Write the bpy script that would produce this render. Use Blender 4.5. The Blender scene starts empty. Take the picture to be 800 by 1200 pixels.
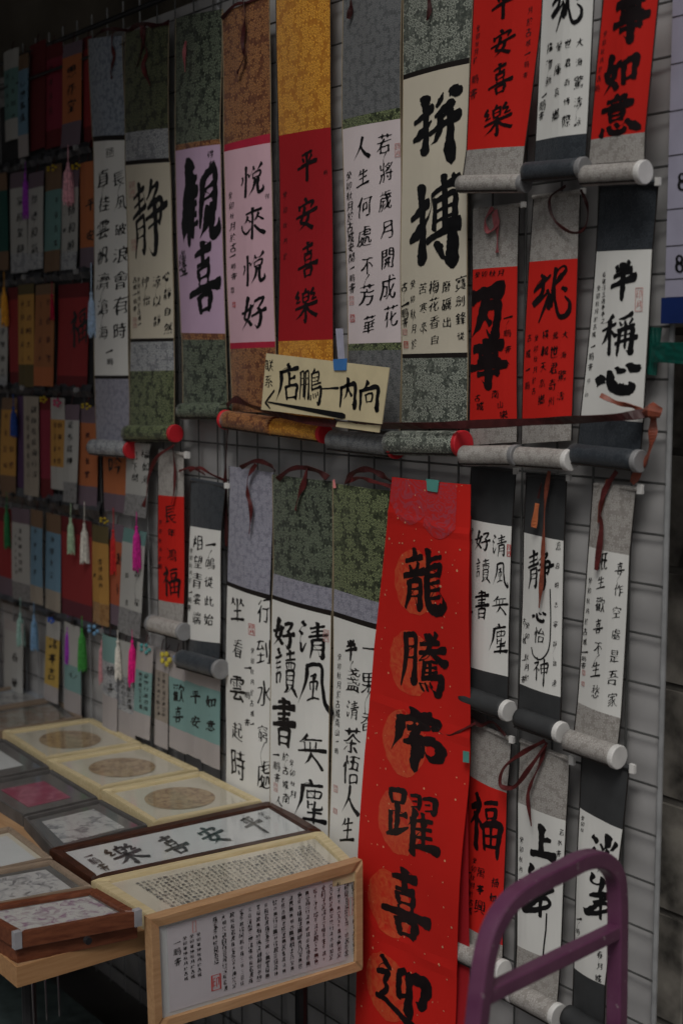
import bpy, bmesh, math, random
import numpy as np
from mathutils import Matrix, Vector, noise as mn

scene = bpy.context.scene
col = scene.collection
R_ = random.Random(7)

# ------------------------------------------------------------------ camera
CAM_A = math.radians(37.8); CAM_T = math.radians(6.42); FPX = 1600.0
C0 = np.array([0, -1.57, 1.6])
_fh = np.array([-math.cos(CAM_A), math.sin(CAM_A), 0]); _z = np.array([0, 0, 1.0])
RV = np.array([math.sin(CAM_A), math.cos(CAM_A), 0])
FV = math.cos(CAM_T) * _fh - math.sin(CAM_T) * _z
UV = math.cos(CAM_T) * _z + math.sin(CAM_T) * _fh
cd = bpy.data.cameras.new('camera'); cam = bpy.data.objects.new('camera', cd); col.objects.link(cam)
M = Matrix.Identity(4)
for i in range(3):
    M[i][0] = RV[i]; M[i][1] = UV[i]; M[i][2] = -FV[i]; M[i][3] = C0[i]
cam.matrix_world = M
cd.sensor_fit = 'VERTICAL'; cd.sensor_height = 24; cd.lens = 32
cd.clip_start = 0.05; cd.clip_end = 400
cd.dof.use_dof = True; cd.dof.focus_distance = 2.35; cd.dof.aperture_fstop = 2.4
scene.camera = cam

# ------------------------------------------------------------------ light
w = bpy.data.worlds.new('World'); scene.world = w; w.use_nodes = True
nt = w.node_tree; nt.nodes.clear()
sky = nt.nodes.new('ShaderNodeTexSky'); sky.sky_type = 'NISHITA'; sky.sun_disc = False
SUN_EL, SUN_AZ = 52, 38       # direction the light comes from: in front of the wall, from the right
sky.sun_elevation = math.radians(SUN_EL); sky.sun_rotation = math.radians(90 + SUN_AZ + 20)
sky.air_density = 1.0; sky.dust_density = 6.0; sky.ozone_density = 1.0
hs = nt.nodes.new('ShaderNodeHueSaturation'); hs.inputs['Saturation'].default_value = 0.28
bg = nt.nodes.new('ShaderNodeBackground'); bg.inputs[1].default_value = 0.075
wo = nt.nodes.new('ShaderNodeOutputWorld')
nt.links.new(sky.outputs[0], hs.inputs['Color']); nt.links.new(hs.outputs[0], bg.inputs[0]); nt.links.new(bg.outputs[0], wo.inputs[0])
sl = bpy.data.lights.new('sun', 'SUN'); so = bpy.data.objects.new('sun', sl); col.objects.link(so)
sl.energy = 1.65; sl.angle = math.radians(20); sl.color = (1.0, 0.97, 0.92)
_a = math.radians(SUN_AZ); _e = math.radians(SUN_EL)
sd = Vector((math.sin(_a) * math.cos(_e), -math.cos(_a) * math.cos(_e), math.sin(_e)))
so.rotation_euler = sd.to_track_quat('Z', 'Y').to_euler(); so.location = (2, -3, 5)
scene.view_settings.view_transform = 'Standard'; scene.view_settings.look = 'None'
scene.view_settings.gamma = 1; scene.view_settings.exposure = -0.75
scene.cycles.max_bounces = 6; scene.cycles.diffuse_bounces = 3

# ------------------------------------------------------------------ rays onto real planes
def ray(x, y): return FV * FPX + RV * (x - 400) + UV * (600 - y)
def PY(x, y, off=0.0):
    r = ray(x, y); return C0 + r * ((-off - C0[1]) / r[1])
def PZ(x, y, z):
    r = ray(x, y); return C0 + r * ((z - C0[2]) / r[2])
def PX(x, y, xx):
    r = ray(x, y); return C0 + r * ((xx - C0[0]) / r[0])
def unit(x, y, off=0.0):        # metres per photo pixel: along the wall, and in height
    a = PY(x, y, off); return abs(PY(x + 1, y, off)[0] - a[0]), abs(PY(x, y + 1, off)[2] - a[2])

# ------------------------------------------------------------------ materials
MATS = {}
def newmat(name):
    m = bpy.data.materials.new(name); m.use_nodes = True
    return m, m.node_tree, m.node_tree.nodes['Principled BSDF']
def c4(c): return (c[0], c[1], c[2], 1)
def solid(name, c, rough=0.6, metal=0.0, var=0.12, scale=30, bump=0.0, coat=0.0):
    if name in MATS: return MATS[name]
    m, t, b = newmat(name)
    tc = t.nodes.new('ShaderNodeTexCoord'); n = t.nodes.new('ShaderNodeTexNoise'); n.inputs['Scale'].default_value = scale; n.inputs['Detail'].default_value = 5
    t.links.new(tc.outputs['Object'], n.inputs['Vector'])
    r = t.nodes.new('ShaderNodeMapRange'); r.inputs[1].default_value = .3; r.inputs[2].default_value = .7
    r.inputs[3].default_value = 1 - var; r.inputs[4].default_value = 1 + var
    t.links.new(n.outputs[0], r.inputs[0])
    h = t.nodes.new('ShaderNodeHueSaturation'); h.inputs['Color'].default_value = c4(c); t.links.new(r.outputs[0], h.inputs['Value'])
    t.links.new(h.outputs[0], b.inputs['Base Color'])
    b.inputs['Roughness'].default_value = rough; b.inputs['Metallic'].default_value = metal
    b.inputs['Coat Weight'].default_value = coat
    b.inputs['Specular IOR Level'].default_value = 0.3
    if bump:
        bp = t.nodes.new('ShaderNodeBump'); bp.inputs['Strength'].default_value = bump; bp.inputs['Distance'].default_value = .002
        t.links.new(n.outputs[0], bp.inputs['Height']); t.links.new(bp.outputs[0], b.inputs['Normal'])
    MATS[name] = m; return m
def brocade(name, dark, light, scale=46, amt=1.0, line=0.5):
    """woven silk: five-petalled flower heads and curling vines in a paler thread"""
    if name in MATS: return MATS[name]
    m, t, b = newmat(name); L = t.links.new; N = t.nodes.new
    def mt(op, a, c=None, d=None, clamp=False):
        n = N('ShaderNodeMath'); n.operation = op; n.use_clamp = clamp
        for k, q in enumerate((a, c, d)):
            if q is None: continue
            if isinstance(q, (int, float)): n.inputs[k].default_value = q
            else: L(q, n.inputs[k])
        return n.outputs[0]
    tc = N('ShaderNodeTexCoord'); sp = N('ShaderNodeSeparateXYZ'); L(tc.outputs['Object'], sp.inputs[0])
    cb = N('ShaderNodeCombineXYZ'); L(sp.outputs[0], cb.inputs[0]); L(sp.outputs[2], cb.inputs[1])
    nz = N('ShaderNodeTexNoise'); nz.inputs['Scale'].default_value = scale * 1.1; nz.inputs['Detail'].default_value = 1; L(cb.outputs[0], nz.inputs['Vector'])
    wv = N('ShaderNodeVectorMath'); wv.operation = 'MULTIPLY_ADD'; wv.inputs[1].default_value = (.25 / scale,) * 3; L(nz.outputs['Color'], wv.inputs[0]); L(cb.outputs[0], wv.inputs[2])
    def flowers(sc, k, rad, off):
        mp = N('ShaderNodeMapping'); mp.inputs['Location'].default_value = (off, off * .7, 0); mp.inputs['Scale'].default_value = (sc, sc, 1); L(wv.outputs[0], mp.inputs[0])
        v = N('ShaderNodeTexVoronoi'); v.voronoi_dimensions = '2D'; v.inputs['Scale'].default_value = 1.0; v.inputs['Randomness'].default_value = .8; L(mp.outputs[0], v.inputs['Vector'])
        sb = N('ShaderNodeVectorMath'); sb.operation = 'SUBTRACT'; L(mp.outputs[0], sb.inputs[0]); L(v.outputs['Position'], sb.inputs[1])
        q = N('ShaderNodeSeparateXYZ'); L(sb.outputs[0], q.inputs[0]); th = mt('ARCTAN2', q.outputs[1], q.outputs[0])
        cs = mt('COSINE', mt('MULTIPLY', th, k)); R = mt('MULTIPLY_ADD', cs, rad * .32, rad); f = mt('DIVIDE', v.outputs['Distance'], R)
        rim = mt('SUBTRACT', 1, mt('MULTIPLY', mt('ABSOLUTE', mt('SUBTRACT', f, .88)), 5.5), clamp=True)
        core = mt('SUBTRACT', 1, mt('MULTIPLY', mt('ABSOLUTE', mt('SUBTRACT', f, .36)), 7), clamp=True)
        fill = mt('MULTIPLY', mt('LESS_THAN', f, .9), .12)
        return mt('ADD', mt('MAXIMUM', rim, core), fill, clamp=True)
    f1 = flowers(scale, 6, .43, 0); f2 = flowers(scale * 2.1, 4, .34, 3.3)
    n2 = N('ShaderNodeTexNoise'); n2.inputs['Scale'].default_value = scale * 1.3; n2.inputs['Detail'].default_value = 1; n2.inputs['Distortion'].default_value = 1.2; L(cb.outputs[0], n2.inputs['Vector'])
    vine = mt('SUBTRACT', 1, mt('MULTIPLY', mt('ABSOLUTE', mt('SUBTRACT', n2.outputs[0], .5)), 26), clamp=True)
    a = mt('MAXIMUM', f1, mt('MULTIPLY', f2, .45)); a = mt('MAXIMUM', a, mt('MULTIPLY', vine, .42))
    n3 = N('ShaderNodeTexNoise'); n3.inputs['Scale'].default_value = 380; n3.inputs['Detail'].default_value = 2; L(tc.outputs['Object'], n3.inputs['Vector'])
    n4 = N('ShaderNodeTexNoise'); n4.inputs['Scale'].default_value = 9; n4.inputs['Detail'].default_value = 3; L(tc.outputs['Object'], n4.inputs['Vector'])
    a = mt('ADD', a, mt('MULTIPLY_ADD', n3.outputs[0], .6, -.3)); a = mt('ADD', a, mt('MULTIPLY_ADD', n4.outputs[0], .3, -.15), clamp=True)
    cr = N('ShaderNodeMapRange'); cr.interpolation_type = 'SMOOTHSTEP'; cr.inputs[1].default_value = .12; cr.inputs[2].default_value = .72; L(a, cr.inputs[0])
    am = mt('MULTIPLY', cr.outputs[0], amt)
    mix = N('ShaderNodeMix'); mix.data_type = 'RGBA'; mix.inputs[6].default_value = c4(dark); mix.inputs[7].default_value = c4(light)
    L(am, mix.inputs[0]); L(mix.outputs[2], b.inputs['Base Color'])
    b.inputs['Roughness'].default_value = .5; b.inputs['Sheen Weight'].default_value = .15; b.inputs['Specular IOR Level'].default_value = .4
    bp = N('ShaderNodeBump'); bp.inputs['Strength'].default_value = .5; bp.inputs['Distance'].default_value = .0006
    L(a, bp.inputs['Height'])
    b2 = N('ShaderNodeBump'); b2.inputs['Strength'].default_value = .5; b2.inputs['Distance'].default_value = .006; L(n4.outputs[0], b2.inputs['Height']); L(bp.outputs[0], b2.inputs['Normal']); L(b2.outputs[0], b.inputs['Normal'])
    MATS[name] = m; return m
def paper(name, c, fleck=None, rough=.75):
    if name in MATS: return MATS[name]
    m, t, b = newmat(name); L = t.links.new
    tc = t.nodes.new('ShaderNodeTexCoord')
    n = t.nodes.new('ShaderNodeTexNoise'); n.inputs['Scale'].default_value = 7; n.inputs['Detail'].default_value = 6; L(tc.outputs['Object'], n.inputs['Vector'])
    r = t.nodes.new('ShaderNodeMapRange'); r.inputs[1].default_value = .3; r.inputs[2].default_value = .7; r.inputs[3].default_value = .93; r.inputs[4].default_value = 1.05
    L(n.outputs[0], r.inputs[0])
    h = t.nodes.new('ShaderNodeHueSaturation'); h.inputs['Color'].default_value = c4(c); L(r.outputs[0], h.inputs['Value'])
    out = h.outputs[0]
    if fleck:
        v = t.nodes.new('ShaderNodeTexVoronoi'); v.inputs['Scale'].default_value = 55; L(tc.outputs['Object'], v.inputs['Vector'])
        th = t.nodes.new('ShaderNodeMapRange'); th.inputs[1].default_value = .10; th.inputs[2].default_value = .13; th.inputs[3].default_value = 1; th.inputs[4].default_value = 0
        L(v.outputs['Distance'], th.inputs[0])
        wn = t.nodes.new('ShaderNodeMath'); wn.operation = 'GREATER_THAN'; wn.inputs[1].default_value = .72
        sp = t.nodes.new('ShaderNodeSeparateColor'); L(v.outputs['Color'], sp.inputs[0]); L(sp.outputs[0], wn.inputs[0])
        mu = t.nodes.new('ShaderNodeMath'); mu.operation = 'MULTIPLY'; L(th.outputs[0], mu.inputs[0]); L(wn.outputs[0], mu.inputs[1])
        mix = t.nodes.new('ShaderNodeMix'); mix.data_type = 'RGBA'; L(mu.outputs[0], mix.inputs[0]); L(out, mix.inputs[6]); mix.inputs[7].default_value = c4(fleck)
        out = mix.outputs[2]
    L(out, b.inputs['Base Color']); b.inputs['Roughness'].default_value = rough; b.inputs['Specular IOR Level'].default_value = .25
    bp = t.nodes.new('ShaderNodeBump'); bp.inputs['Strength'].default_value = .35; bp.inputs['Distance'].default_value = .004
    L(n.outputs[0], bp.inputs['Height']); L(bp.outputs[0], b.inputs['Normal'])
    MATS[name] = m; return m
def wood(name, c1, c2, scale=9, rough=.45, axis=0):
    if name in MATS: return MATS[name]
    m, t, b = newmat(name); L = t.links.new
    tc = t.nodes.new('ShaderNodeTexCoord'); mp = t.nodes.new('ShaderNodeMapping')
    s = [14, 14, 14]; s[axis] = 1.2; mp.inputs['Scale'].default_value = s
    L(tc.outputs['Object'], mp.inputs[0])
    n = t.nodes.new('ShaderNodeTexNoise'); n.inputs['Scale'].default_value = scale; n.inputs['Detail'].default_value = 7; n.inputs['Roughness'].default_value = .65
    L(mp.outputs[0], n.inputs['Vector'])
    r = t.nodes.new('ShaderNodeMapRange'); r.inputs[1].default_value = .35; r.inputs[2].default_value = .65; L(n.outputs[0], r.inputs[0])
    mix = t.nodes.new('ShaderNodeMix'); mix.data_type = 'RGBA'; mix.inputs[6].default_value = c4(c1); mix.inputs[7].default_value = c4(c2)
    L(r.outputs[0], mix.inputs[0]); L(mix.outputs[2], b.inputs['Base Color']); b.inputs['Roughness'].default_value = rough
    b.inputs['Specular IOR Level'].default_value = .3
    MATS[name] = m; return m
def glass(name='pane_glass', refl=1.0, tint=(1, 1, 1)):
    if name in MATS: return MATS[name]
    m = bpy.data.materials.new(name); m.use_nodes = True; t = m.node_tree; t.nodes.clear(); L = t.links.new
    o = t.nodes.new('ShaderNodeOutputMaterial'); tr = t.nodes.new('ShaderNodeBsdfTransparent'); tr.inputs[0].default_value = c4(tint)
    g = t.nodes.new('ShaderNodeBsdfGlossy'); g.inputs['Roughness'].default_value = .12
    f = t.nodes.new('ShaderNodeFresnel'); f.inputs[0].default_value = 1.5
    mu = t.nodes.new('ShaderNodeMath'); mu.operation = 'MULTIPLY'; mu.inputs[1].default_value = refl; mu.use_clamp = True
    ge = t.nodes.new('ShaderNodeNewGeometry'); iv = t.nodes.new('ShaderNodeMath'); iv.operation = 'SUBTRACT'; iv.inputs[0].default_value = 1; L(ge.outputs['Backfacing'], iv.inputs[1])
    m2 = t.nodes.new('ShaderNodeMath'); m2.operation = 'MULTIPLY'; L(f.outputs[0], m2.inputs[0]); L(iv.outputs[0], m2.inputs[1]); L(m2.outputs[0], mu.inputs[0])
    mx = t.nodes.new('ShaderNodeMixShader'); L(mu.outputs[0], mx.inputs[0]); L(tr.outputs[0], mx.inputs[1]); L(g.outputs[0], mx.inputs[2]); L(mx.outputs[0], o.inputs[0])
    MATS[name] = m; return m

INK = solid('ink_black', (.008, .008, .009), .38, var=.3, scale=60)
INKT = solid('ink_thin', (.022, .021, .021), .5, var=.3, scale=60)
INKR = solid('ink_on_red', (.012, .007, .008), .4, var=.3)
INKRT = solid('ink_on_red_thin', (.05, .012, .014), .5, var=.3)
SEAL = solid('seal_red', (.50, .045, .04), .6, var=.3, scale=200)
SEALF = solid('seal_faint', (.55, .28, .26), .6, var=.3, scale=200)
WHITE = paper('white_paper', (.73, .73, .70))
CREAMP = paper('cream_paper', (.62, .57, .46))
PINKW = paper('pinkish_paper', (.68, .60, .61))
PINK = paper('pink_paper', (.66, .43, .50))
LILAC = paper('lilac_paper', (.54, .38, .53))
REDP = paper('red_paper', (.60, .017, .011))
DREDP = paper('deep_red_paper', (.36, .012, .018))
BANR = paper('banner_red_paper', (.58, .014, .009), fleck=(.72, .33, .18))
BLKS = solid('black_strip', (.012, .009, .008), .6)
REDS = solid('red_strip', (.42, .02, .05), .6)
B_BLUEGR = brocade('blue_grey_brocade', (.13, .16, .21), (.40, .45, .51), scale=80)
B_LAV = brocade('lavender_brocade', (.20, .20, .255), (.40, .40, .48), scale=80)
B_OLIVE = brocade('dark_olive_brocade', (.012, .015, .006), (.15, .17, .075))
B_GREEN = brocade('green_brocade', (.016, .024, .007), (.22, .265, .12))
B_DGREEN = brocade('deep_green_brocade', (.010, .017, .010), (.17, .21, .14))
B_ORANGE = brocade('orange_brown_brocade', (.11, .028, .009), (.42, .19, .06))
B_GOLD = brocade('gold_brocade', (.42, .15, .007), (.80, .40, .04))
B_GREY = brocade('grey_brocade', (.08, .085, .09), (.19, .20, .205), scale=80)
B_GGREY = brocade('green_grey_brocade', (.05, .06, .05), (.36, .39, .33))
B_WHITE = brocade('pale_brocade', (.27, .25, .23), (.50, .48, .455), scale=85, amt=.9)
B_SILVER = brocade('silver_brocade', (.18, .19, .21), (.50, .52, .53))
NAVY = brocade('navy_silk', (.020, .026, .034), (.045, .055, .066), amt=.6)
CHAR = solid('charcoal_silk', (.040, .042, .044), .6, var=.15, bump=.2)
CAPW = solid('white_cap', (.68, .67, .65), .45, var=.12, bump=.15)
CAPR = solid('red_cap', (.55, .02, .03), .5)
CAPG = solid('grey_cap', (.24, .24, .245), .5, var=.2)
RIB = solid('maroon_ribbon', (.085, .014, .014), .5, var=.35, scale=80)
RIBB = solid('brown_ribbon', (.23, .06, .035), .45, var=.35, scale=80)
RIBD = solid('dark_strap', (.045, .010, .010), .45, var=.3, scale=50)
RIBP = solid('faded_red_ribbon', (.36, .10, .11), .6, var=.3)
WIREM = solid('wire_steel', (.09, .092, .09), .45, metal=.3, var=.3)
WIREW = solid('wire_white', (.26, .265, .27), .45, var=.2)
DARKM = solid('dark_metal', (.02, .02, .022), .4, var=.3)

# ------------------------------------------------------------------ object helpers
def mesh_obj(name, verts, faces, mat, parent=None, smooth=False, kind=None, label=None):
    me = bpy.data.meshes.new(name); me.from_pydata([tuple(map(float, v)) for v in verts], [], [tuple(f) for f in faces]); me.update()
    o = bpy.data.objects.new(name, me); col.objects.link(o)
    if mat is not None: me.materials.append(mat)
    if smooth: me.polygons.foreach_set('use_smooth', [True] * len(me.polygons))
    if parent is not None:
        o.parent = parent; o.matrix_parent_inverse = Matrix.Translation(-parent_loc(parent))
    if kind: o['kind'] = kind
    if label: o['label'] = label
    return o
def parent_loc(p):
    v = Vector(p.location)
    q = p.parent
    while q is not None: q = q.parent if False else None
    return v if p.type == 'EMPTY' else Vector((0, 0, 0))
LABELS = {}
def thing(name, label, cat, loc, group=None):
    o = bpy.data.objects.new(name, None); o.empty_display_size = .02; col.objects.link(o); o.location = tuple(map(float, loc))
    o['label'] = label; o['category'] = cat
    if group: o['group'] = group
    return o
class G:                       # collects geometry
    def __init__(s): s.v = []; s.f = []
    def add(s, v, f):
        n = len(s.v); s.v += [tuple(a) for a in v]; s.f += [tuple(i + n for i in q) for q in f]; return s
    def box(s, a, b):
        (x0, y0, z0), (x1, y1, z1) = a, b
        v = [(x, y, z) for x in (x0, x1) for y in (y0, y1) for z in (z0, z1)]
        return s.add(v, [(0, 1, 3, 2), (4, 6, 7, 5), (0, 4, 5, 1), (2, 3, 7, 6), (0, 2, 6, 4), (1, 5, 7, 3)])
    def hexa(s, low, high):     # two loops of n points
        n = len(low); f = [tuple(range(n))[::-1], tuple(range(n, 2 * n))]
        f += [(i, (i + 1) % n, n + (i + 1) % n, n + i) for i in range(n)]
        return s.add(list(low) + list(high), f)
    def tube(s, pts, rad, n=8, flat=None, cap=True):
        pts = [np.array(p, float) for p in pts]; m = len(pts)
        rad = [rad] * m if not hasattr(rad, '__len__') else rad
        v = []; prev = None
        for i, p in enumerate(pts):
            t = pts[min(i + 1, m - 1)] - pts[max(i - 1, 0)]; t /= (np.linalg.norm(t) + 1e-12)
            ref = prev if prev is not None else (np.array([0, 0, 1.]) if abs(t[2]) < .8 else np.array([0, -1., 0]))
            a = ref - t * ref.dot(t); a /= np.linalg.norm(a) + 1e-12; b = np.cross(t, a); prev = a
            fb = flat or 1
            for k in range(n):
                th = 2 * math.pi * k / n; v.append(p + a * math.cos(th) * rad[i] + b * math.sin(th) * rad[i] * fb)
        f = []
        for i in range(m - 1):
            for k in range(n):
                f.append((i * n + k, i * n + (k + 1) % n, (i + 1) * n + (k + 1) % n, (i + 1) * n + k))
        if cap: f += [tuple(range(n))[::-1], tuple((m - 1) * n + k for k in range(n))]
        return s.add(v, f)
    def obj(s, name, mat, parent=None, **k): return mesh_obj(name, s.v, s.f, mat, parent, **k)

def catmull(pts, sub=6):
    pts = [np.array(p, float) for p in pts]
    if len(pts) < 3:
        return [pts[0] + (pts[-1] - pts[0]) * i / sub for i in range(sub + 1)]
    P = [2 * pts[0] - pts[1]] + pts + [2 * pts[-1] - pts[-2]]; out = []
    for i in range(1, len(P) - 2):
        for j in range(sub):
            t = j / sub
            out.append(.5 * ((2 * P[i]) + (-P[i - 1] + P[i + 1]) * t + (2 * P[i - 1] - 5 * P[i] + 4 * P[i + 1] - P[i + 2]) * t * t + (-P[i - 1] + 3 * P[i] - 3 * P[i + 1] + P[i + 2]) * t ** 3))
    out.append(pts[-1]); return out

# ------------------------------------------------------------------ brush lettering
STROKES = {}
def S(ch, s):
    STROKES[ch] = [[tuple(map(float, p.split())) for p in st.split(',')] for st in s.strip().split('|')]
S('拼', '6 40 6,20 35 9,44 24 8|30 4 10,32 30 9,33 70 9,30 92 11,22 88 5|4 70 5,22 62 11,44 44 4|54 24 5,62 14 8,66 6 4|86 2 10,90 7 12,84 10 6|52 40 5,68 31 9,84 24 10,78 34 6,66 44 5|42 66 6,58 59 9,96 46 9|62 36 7,62 60 8,54 78 8,44 84 4|80 34 8,82 60 9,81 99 11')
S('搏', '4 42 5,20 36 9,42 27 7|26 8 9,28 30 9,30 60 9,27 88 11,20 84 5|2 66 5,20 58 10,40 44 4|48 20 5,66 14 7,96 8 8|70 1 7,72 20 8,73 60 8|86 2 5,94 8 7|54 26 6,54 40 7,52 58 7|54 28 5,72 24 6,90 22 7,90 40 8,88 56 7|56 39 4,72 36 5,88 34 4|56 50 4,72 47 5,88 45 4|38 70 6,60 64 8,98 56 9|84 52 8,86 74 10,84 95 12,72 92 7,64 84 3|54 74 6,62 80 9,64 84 7')
S('静', '6 18 5,20 14 7,38 8 6|8 30 4,22 26 6,36 22 4|2 44 5,20 38 8,42 32 6|24 2 7,24 20 7,24 40 6|12 50 5,13 70 7,6 94 4|12 50 5,26 46 6,36 46 7,36 70 7,34 90 8,28 88 4|14 60 3,34 57 4|14 72 3,34 69 4|60 2 6,56 14 7,46 24 4|58 12 4,76 8 7,68 20 6,62 26 4|48 36 5,66 30 7,84 28 8,82 48 7,78 58 6|42 50 5,66 44 8,98 36 7|48 62 4,64 57 6,82 54 4|66 26 7,68 60 8,67 90 9,58 97 7,48 86 3')
S('觀', '22 2 12,18 14 13,16 28 9,30 24 10,44 20 6|10 30 12,20 34 13,36 28 8|4 48 9,18 44 12,44 36 8|18 40 10,14 62 13,6 82 14,2 96 5|22 58 9,22 74 10,20 92 8|32 38 9,32 60 9,30 92 7|24 58 5,42 52 6|24 70 5,42 66 6|24 82 5,44 77 6|60 28 8,56 56 9,52 84 5|60 28 7,72 20 8,88 16 9,90 36 8,88 60 8|62 40 4,84 34 6|60 52 4,84 47 6|72 64 8,66 82 9,52 97 5|84 62 9,80 84 9,84 96 10,96 90 9,98 78 4')
S('喜', '24 16 5,46 12 9,74 8 8|50 0 9,50 14 9,50 30 8|32 32 5,50 29 7,70 26 6|34 38 7,36 46 8,38 52 6|34 38 4,54 34 6,68 34 8,64 50 6|38 50 4,62 47 5|36 56 5,40 63 6|66 53 5,60 63 6|2 70 6,30 66 9,66 62 9,98 62 9|34 76 8,36 86 9,38 97 7|34 76 5,54 72 7,70 73 10,67 86 9,63 97 6|40 95 5,62 93 6')
S('龍', '28 2 7,30 10 8|6 22 5,26 17 8,48 12 6|16 28 5,20 36 7|38 22 6,34 34 6|0 46 6,24 41 9,52 34 7|14 54 7,14 72 8,4 96 5|14 54 5,30 50 7,42 52 8,41 74 8,39 92 9,32 88 4|16 66 3,38 62 5|16 77 3,38 74 5|62 2 8,62 14 8,60 28 6|62 16 5,78 11 7,92 8 5|58 30 5,76 24 8,90 22 8,86 36 6|60 42 5,74 38 7,88 36 5|60 32 7,58 60 9,62 86 10,82 92 11,98 84 9,96 72 4|64 52 4,74 50 6,88 46 5|66 63 4,76 61 6,88 58 5|66 75 4,76 73 6,88 70 5')
S('騰', '12 12 7,12 48 8,2 92 4|12 12 5,26 9 7,34 12 7,33 50 7,31 84 9,24 80 4|14 30 3,32 27 5|12 48 3,32 45 5|56 4 6,60 12 7|80 0 7,74 12 6|44 22 5,64 18 7,86 14 6|42 36 5,66 31 8,98 24 7|68 6 7,62 28 7,42 48 5|70 30 7,82 40 8,98 46 9|54 50 6,52 64 7,50 72 5|54 50 4,70 46 6,82 46 4|54 58 4,80 54 5|52 66 4,80 62 5|48 76 5,70 71 7,90 70 9,88 86 9,82 97 8,74 92 4|44 84 4,50 92 5|56 82 4,60 90 5|66 80 4,70 87 5|66 50 6,66 72 6')
S('虎', '50 0 10,48 10 9,44 20 7|50 8 6,68 4 9,80 0 6|20 24 8,44 16 9,78 12 12,94 16 10,84 28 6|22 24 9,18 54 10,2 92 4|36 38 7,56 32 10,78 26 7|58 20 9,54 38 9,50 50 10,66 52 9,88 46 7|30 66 6,52 60 10,82 54 10,98 60 13,98 78 12,84 86 8,74 80 4|52 56 10,54 76 11,52 100 10|68 64 5,66 78 7')
S('躍', '8 10 6,8 20 7,12 30 5|8 10 5,24 6 7,36 6 8,32 24 6|12 28 4,32 24 5|22 28 7,22 52 8,20 74 6|22 48 4,40 42 7|8 46 6,8 60 7,8 78 6|0 86 4,20 76 8,42 62 4|48 6 4,60 3 6,66 6 7,64 24 5|52 14 3,60 12 4|50 24 3,62 20 4|72 4 4,84 0 6,94 2 8,92 22 6,86 20 3|76 12 3,84 10 4|76 22 3,88 18 4|58 28 7,54 42 7,44 56 4|54 42 7,54 70 8,52 98 8|72 28 6,74 38 6|56 44 4,74 39 7,90 35 5|58 57 4,72 53 6,88 49 5|58 70 4,74 66 6,90 62 5|74 40 7,74 60 7,74 82 6|56 86 5,76 81 9,100 78 9')
S('迎', '12 4 7,20 12 8|2 36 5,14 30 7,26 27 7,18 44 7,22 56 7,8 74 6|0 78 6,18 76 8,44 84 9,72 94 11,100 96 8|58 8 7,48 16 8,46 34 8,46 58 7|46 56 5,56 50 6,66 42 3|58 12 5,68 8 6|66 18 8,66 44 9,64 76 10|66 16 7,84 10 11,98 12 12,94 36 9,88 52 9,80 48 4')
S('福', '22 0 8,28 9 10|4 30 6,18 24 9,36 16 9,26 34 8,2 60 4|22 38 9,24 62 10,23 98 10|32 46 6,40 54 8|50 12 5,68 6 8,90 2 6|56 22 6,58 32 7,60 38 5|56 22 5,74 17 7,86 17 9,82 33 6|60 36 4,80 32 5|48 52 7,50 74 8,52 94 7|48 52 6,72 44 9,98 42 11,96 66 9,92 92 8|52 70 5,74 66 6,92 62 5|54 88 5,74 85 7,92 82 5|72 46 7,73 66 7,73 86 6')
S('万', '4 14 12,40 8 14,96 6 13|52 12 11,40 40 13,20 68 12,0 86 6|46 36 8,66 32 10,86 34 13,84 60 12,74 92 14,60 88 7,50 76 4|50 54 7,62 66 9')
S('事', '8 16 10,46 12 13,92 8 11|28 24 8,29 36 9|28 24 7,54 20 8,74 22 10,70 36 8|30 35 6,70 33 7|20 46 8,50 42 9,82 42 10,80 58 9,76 72 8|0 58 9,44 54 11,100 50 10|20 72 8,50 69 9,80 67 8|50 0 12,51 30 12,52 70 12,50 98 13,40 92 8,32 84 4')
S('如', '26 4 10,20 30 11,12 56 11,26 66 10,44 86 10|40 30 10,30 60 10,2 92 6|2 44 8,26 38 11,54 26 8|64 30 11,64 54 10,64 78 9|64 30 8,80 24 10,98 24 13,94 50 10,92 74 9|66 70 7,92 66 9')
S('意', '50 0 9,54 6 10|20 14 7,48 11 10,80 8 9|34 18 6,38 26 8|66 14 7,60 25 7|2 34 8,44 29 12,98 26 10|28 42 8,30 52 9,32 66 8|28 42 7,52 38 8,72 40 10,68 64 8|32 52 6,68 50 7|32 64 6,68 62 7|6 82 8,0 98 10|26 78 9,32 92 11,54 98 12,76 94 10,74 84 4|50 74 8,56 82 9|82 70 8,98 84 12')
S('半', '24 8 10,30 20 12|76 0 9,70 12 10,60 22 6|12 36 8,40 30 12,88 22 11|0 62 8,40 54 13,100 44 12|50 4 13,52 40 13,50 76 13,46 100 10')
S('稱', '34 0 7,22 10 6,8 16 3|0 34 5,20 28 8,42 20 6|24 12 8,24 50 8,24 92 8,18 88 3|22 34 7,10 54 7,0 66 3|28 38 6,42 50 8|86 0 7,68 8 7,52 10 4|54 18 5,58 26 6|68 16 5,70 24 6|88 12 6,80 24 5|48 38 6,70 32 8,92 28 6|54 40 7,52 66 8,48 94 6|54 40 5,74 35 7,88 36 9,86 66 9,84 94 10,76 90 4|56 52 4,84 48 5|42 70 6,66 64 8,100 58 8|70 26 6,70 50 7,69 78 6')
S('心', '14 44 9,8 58 14,2 72 12|34 30 8,36 56 12,46 80 15,72 86 17,84 74 12,80 62 4|50 18 7,60 30 12|78 10 8,92 24 15,98 32 8')
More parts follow.
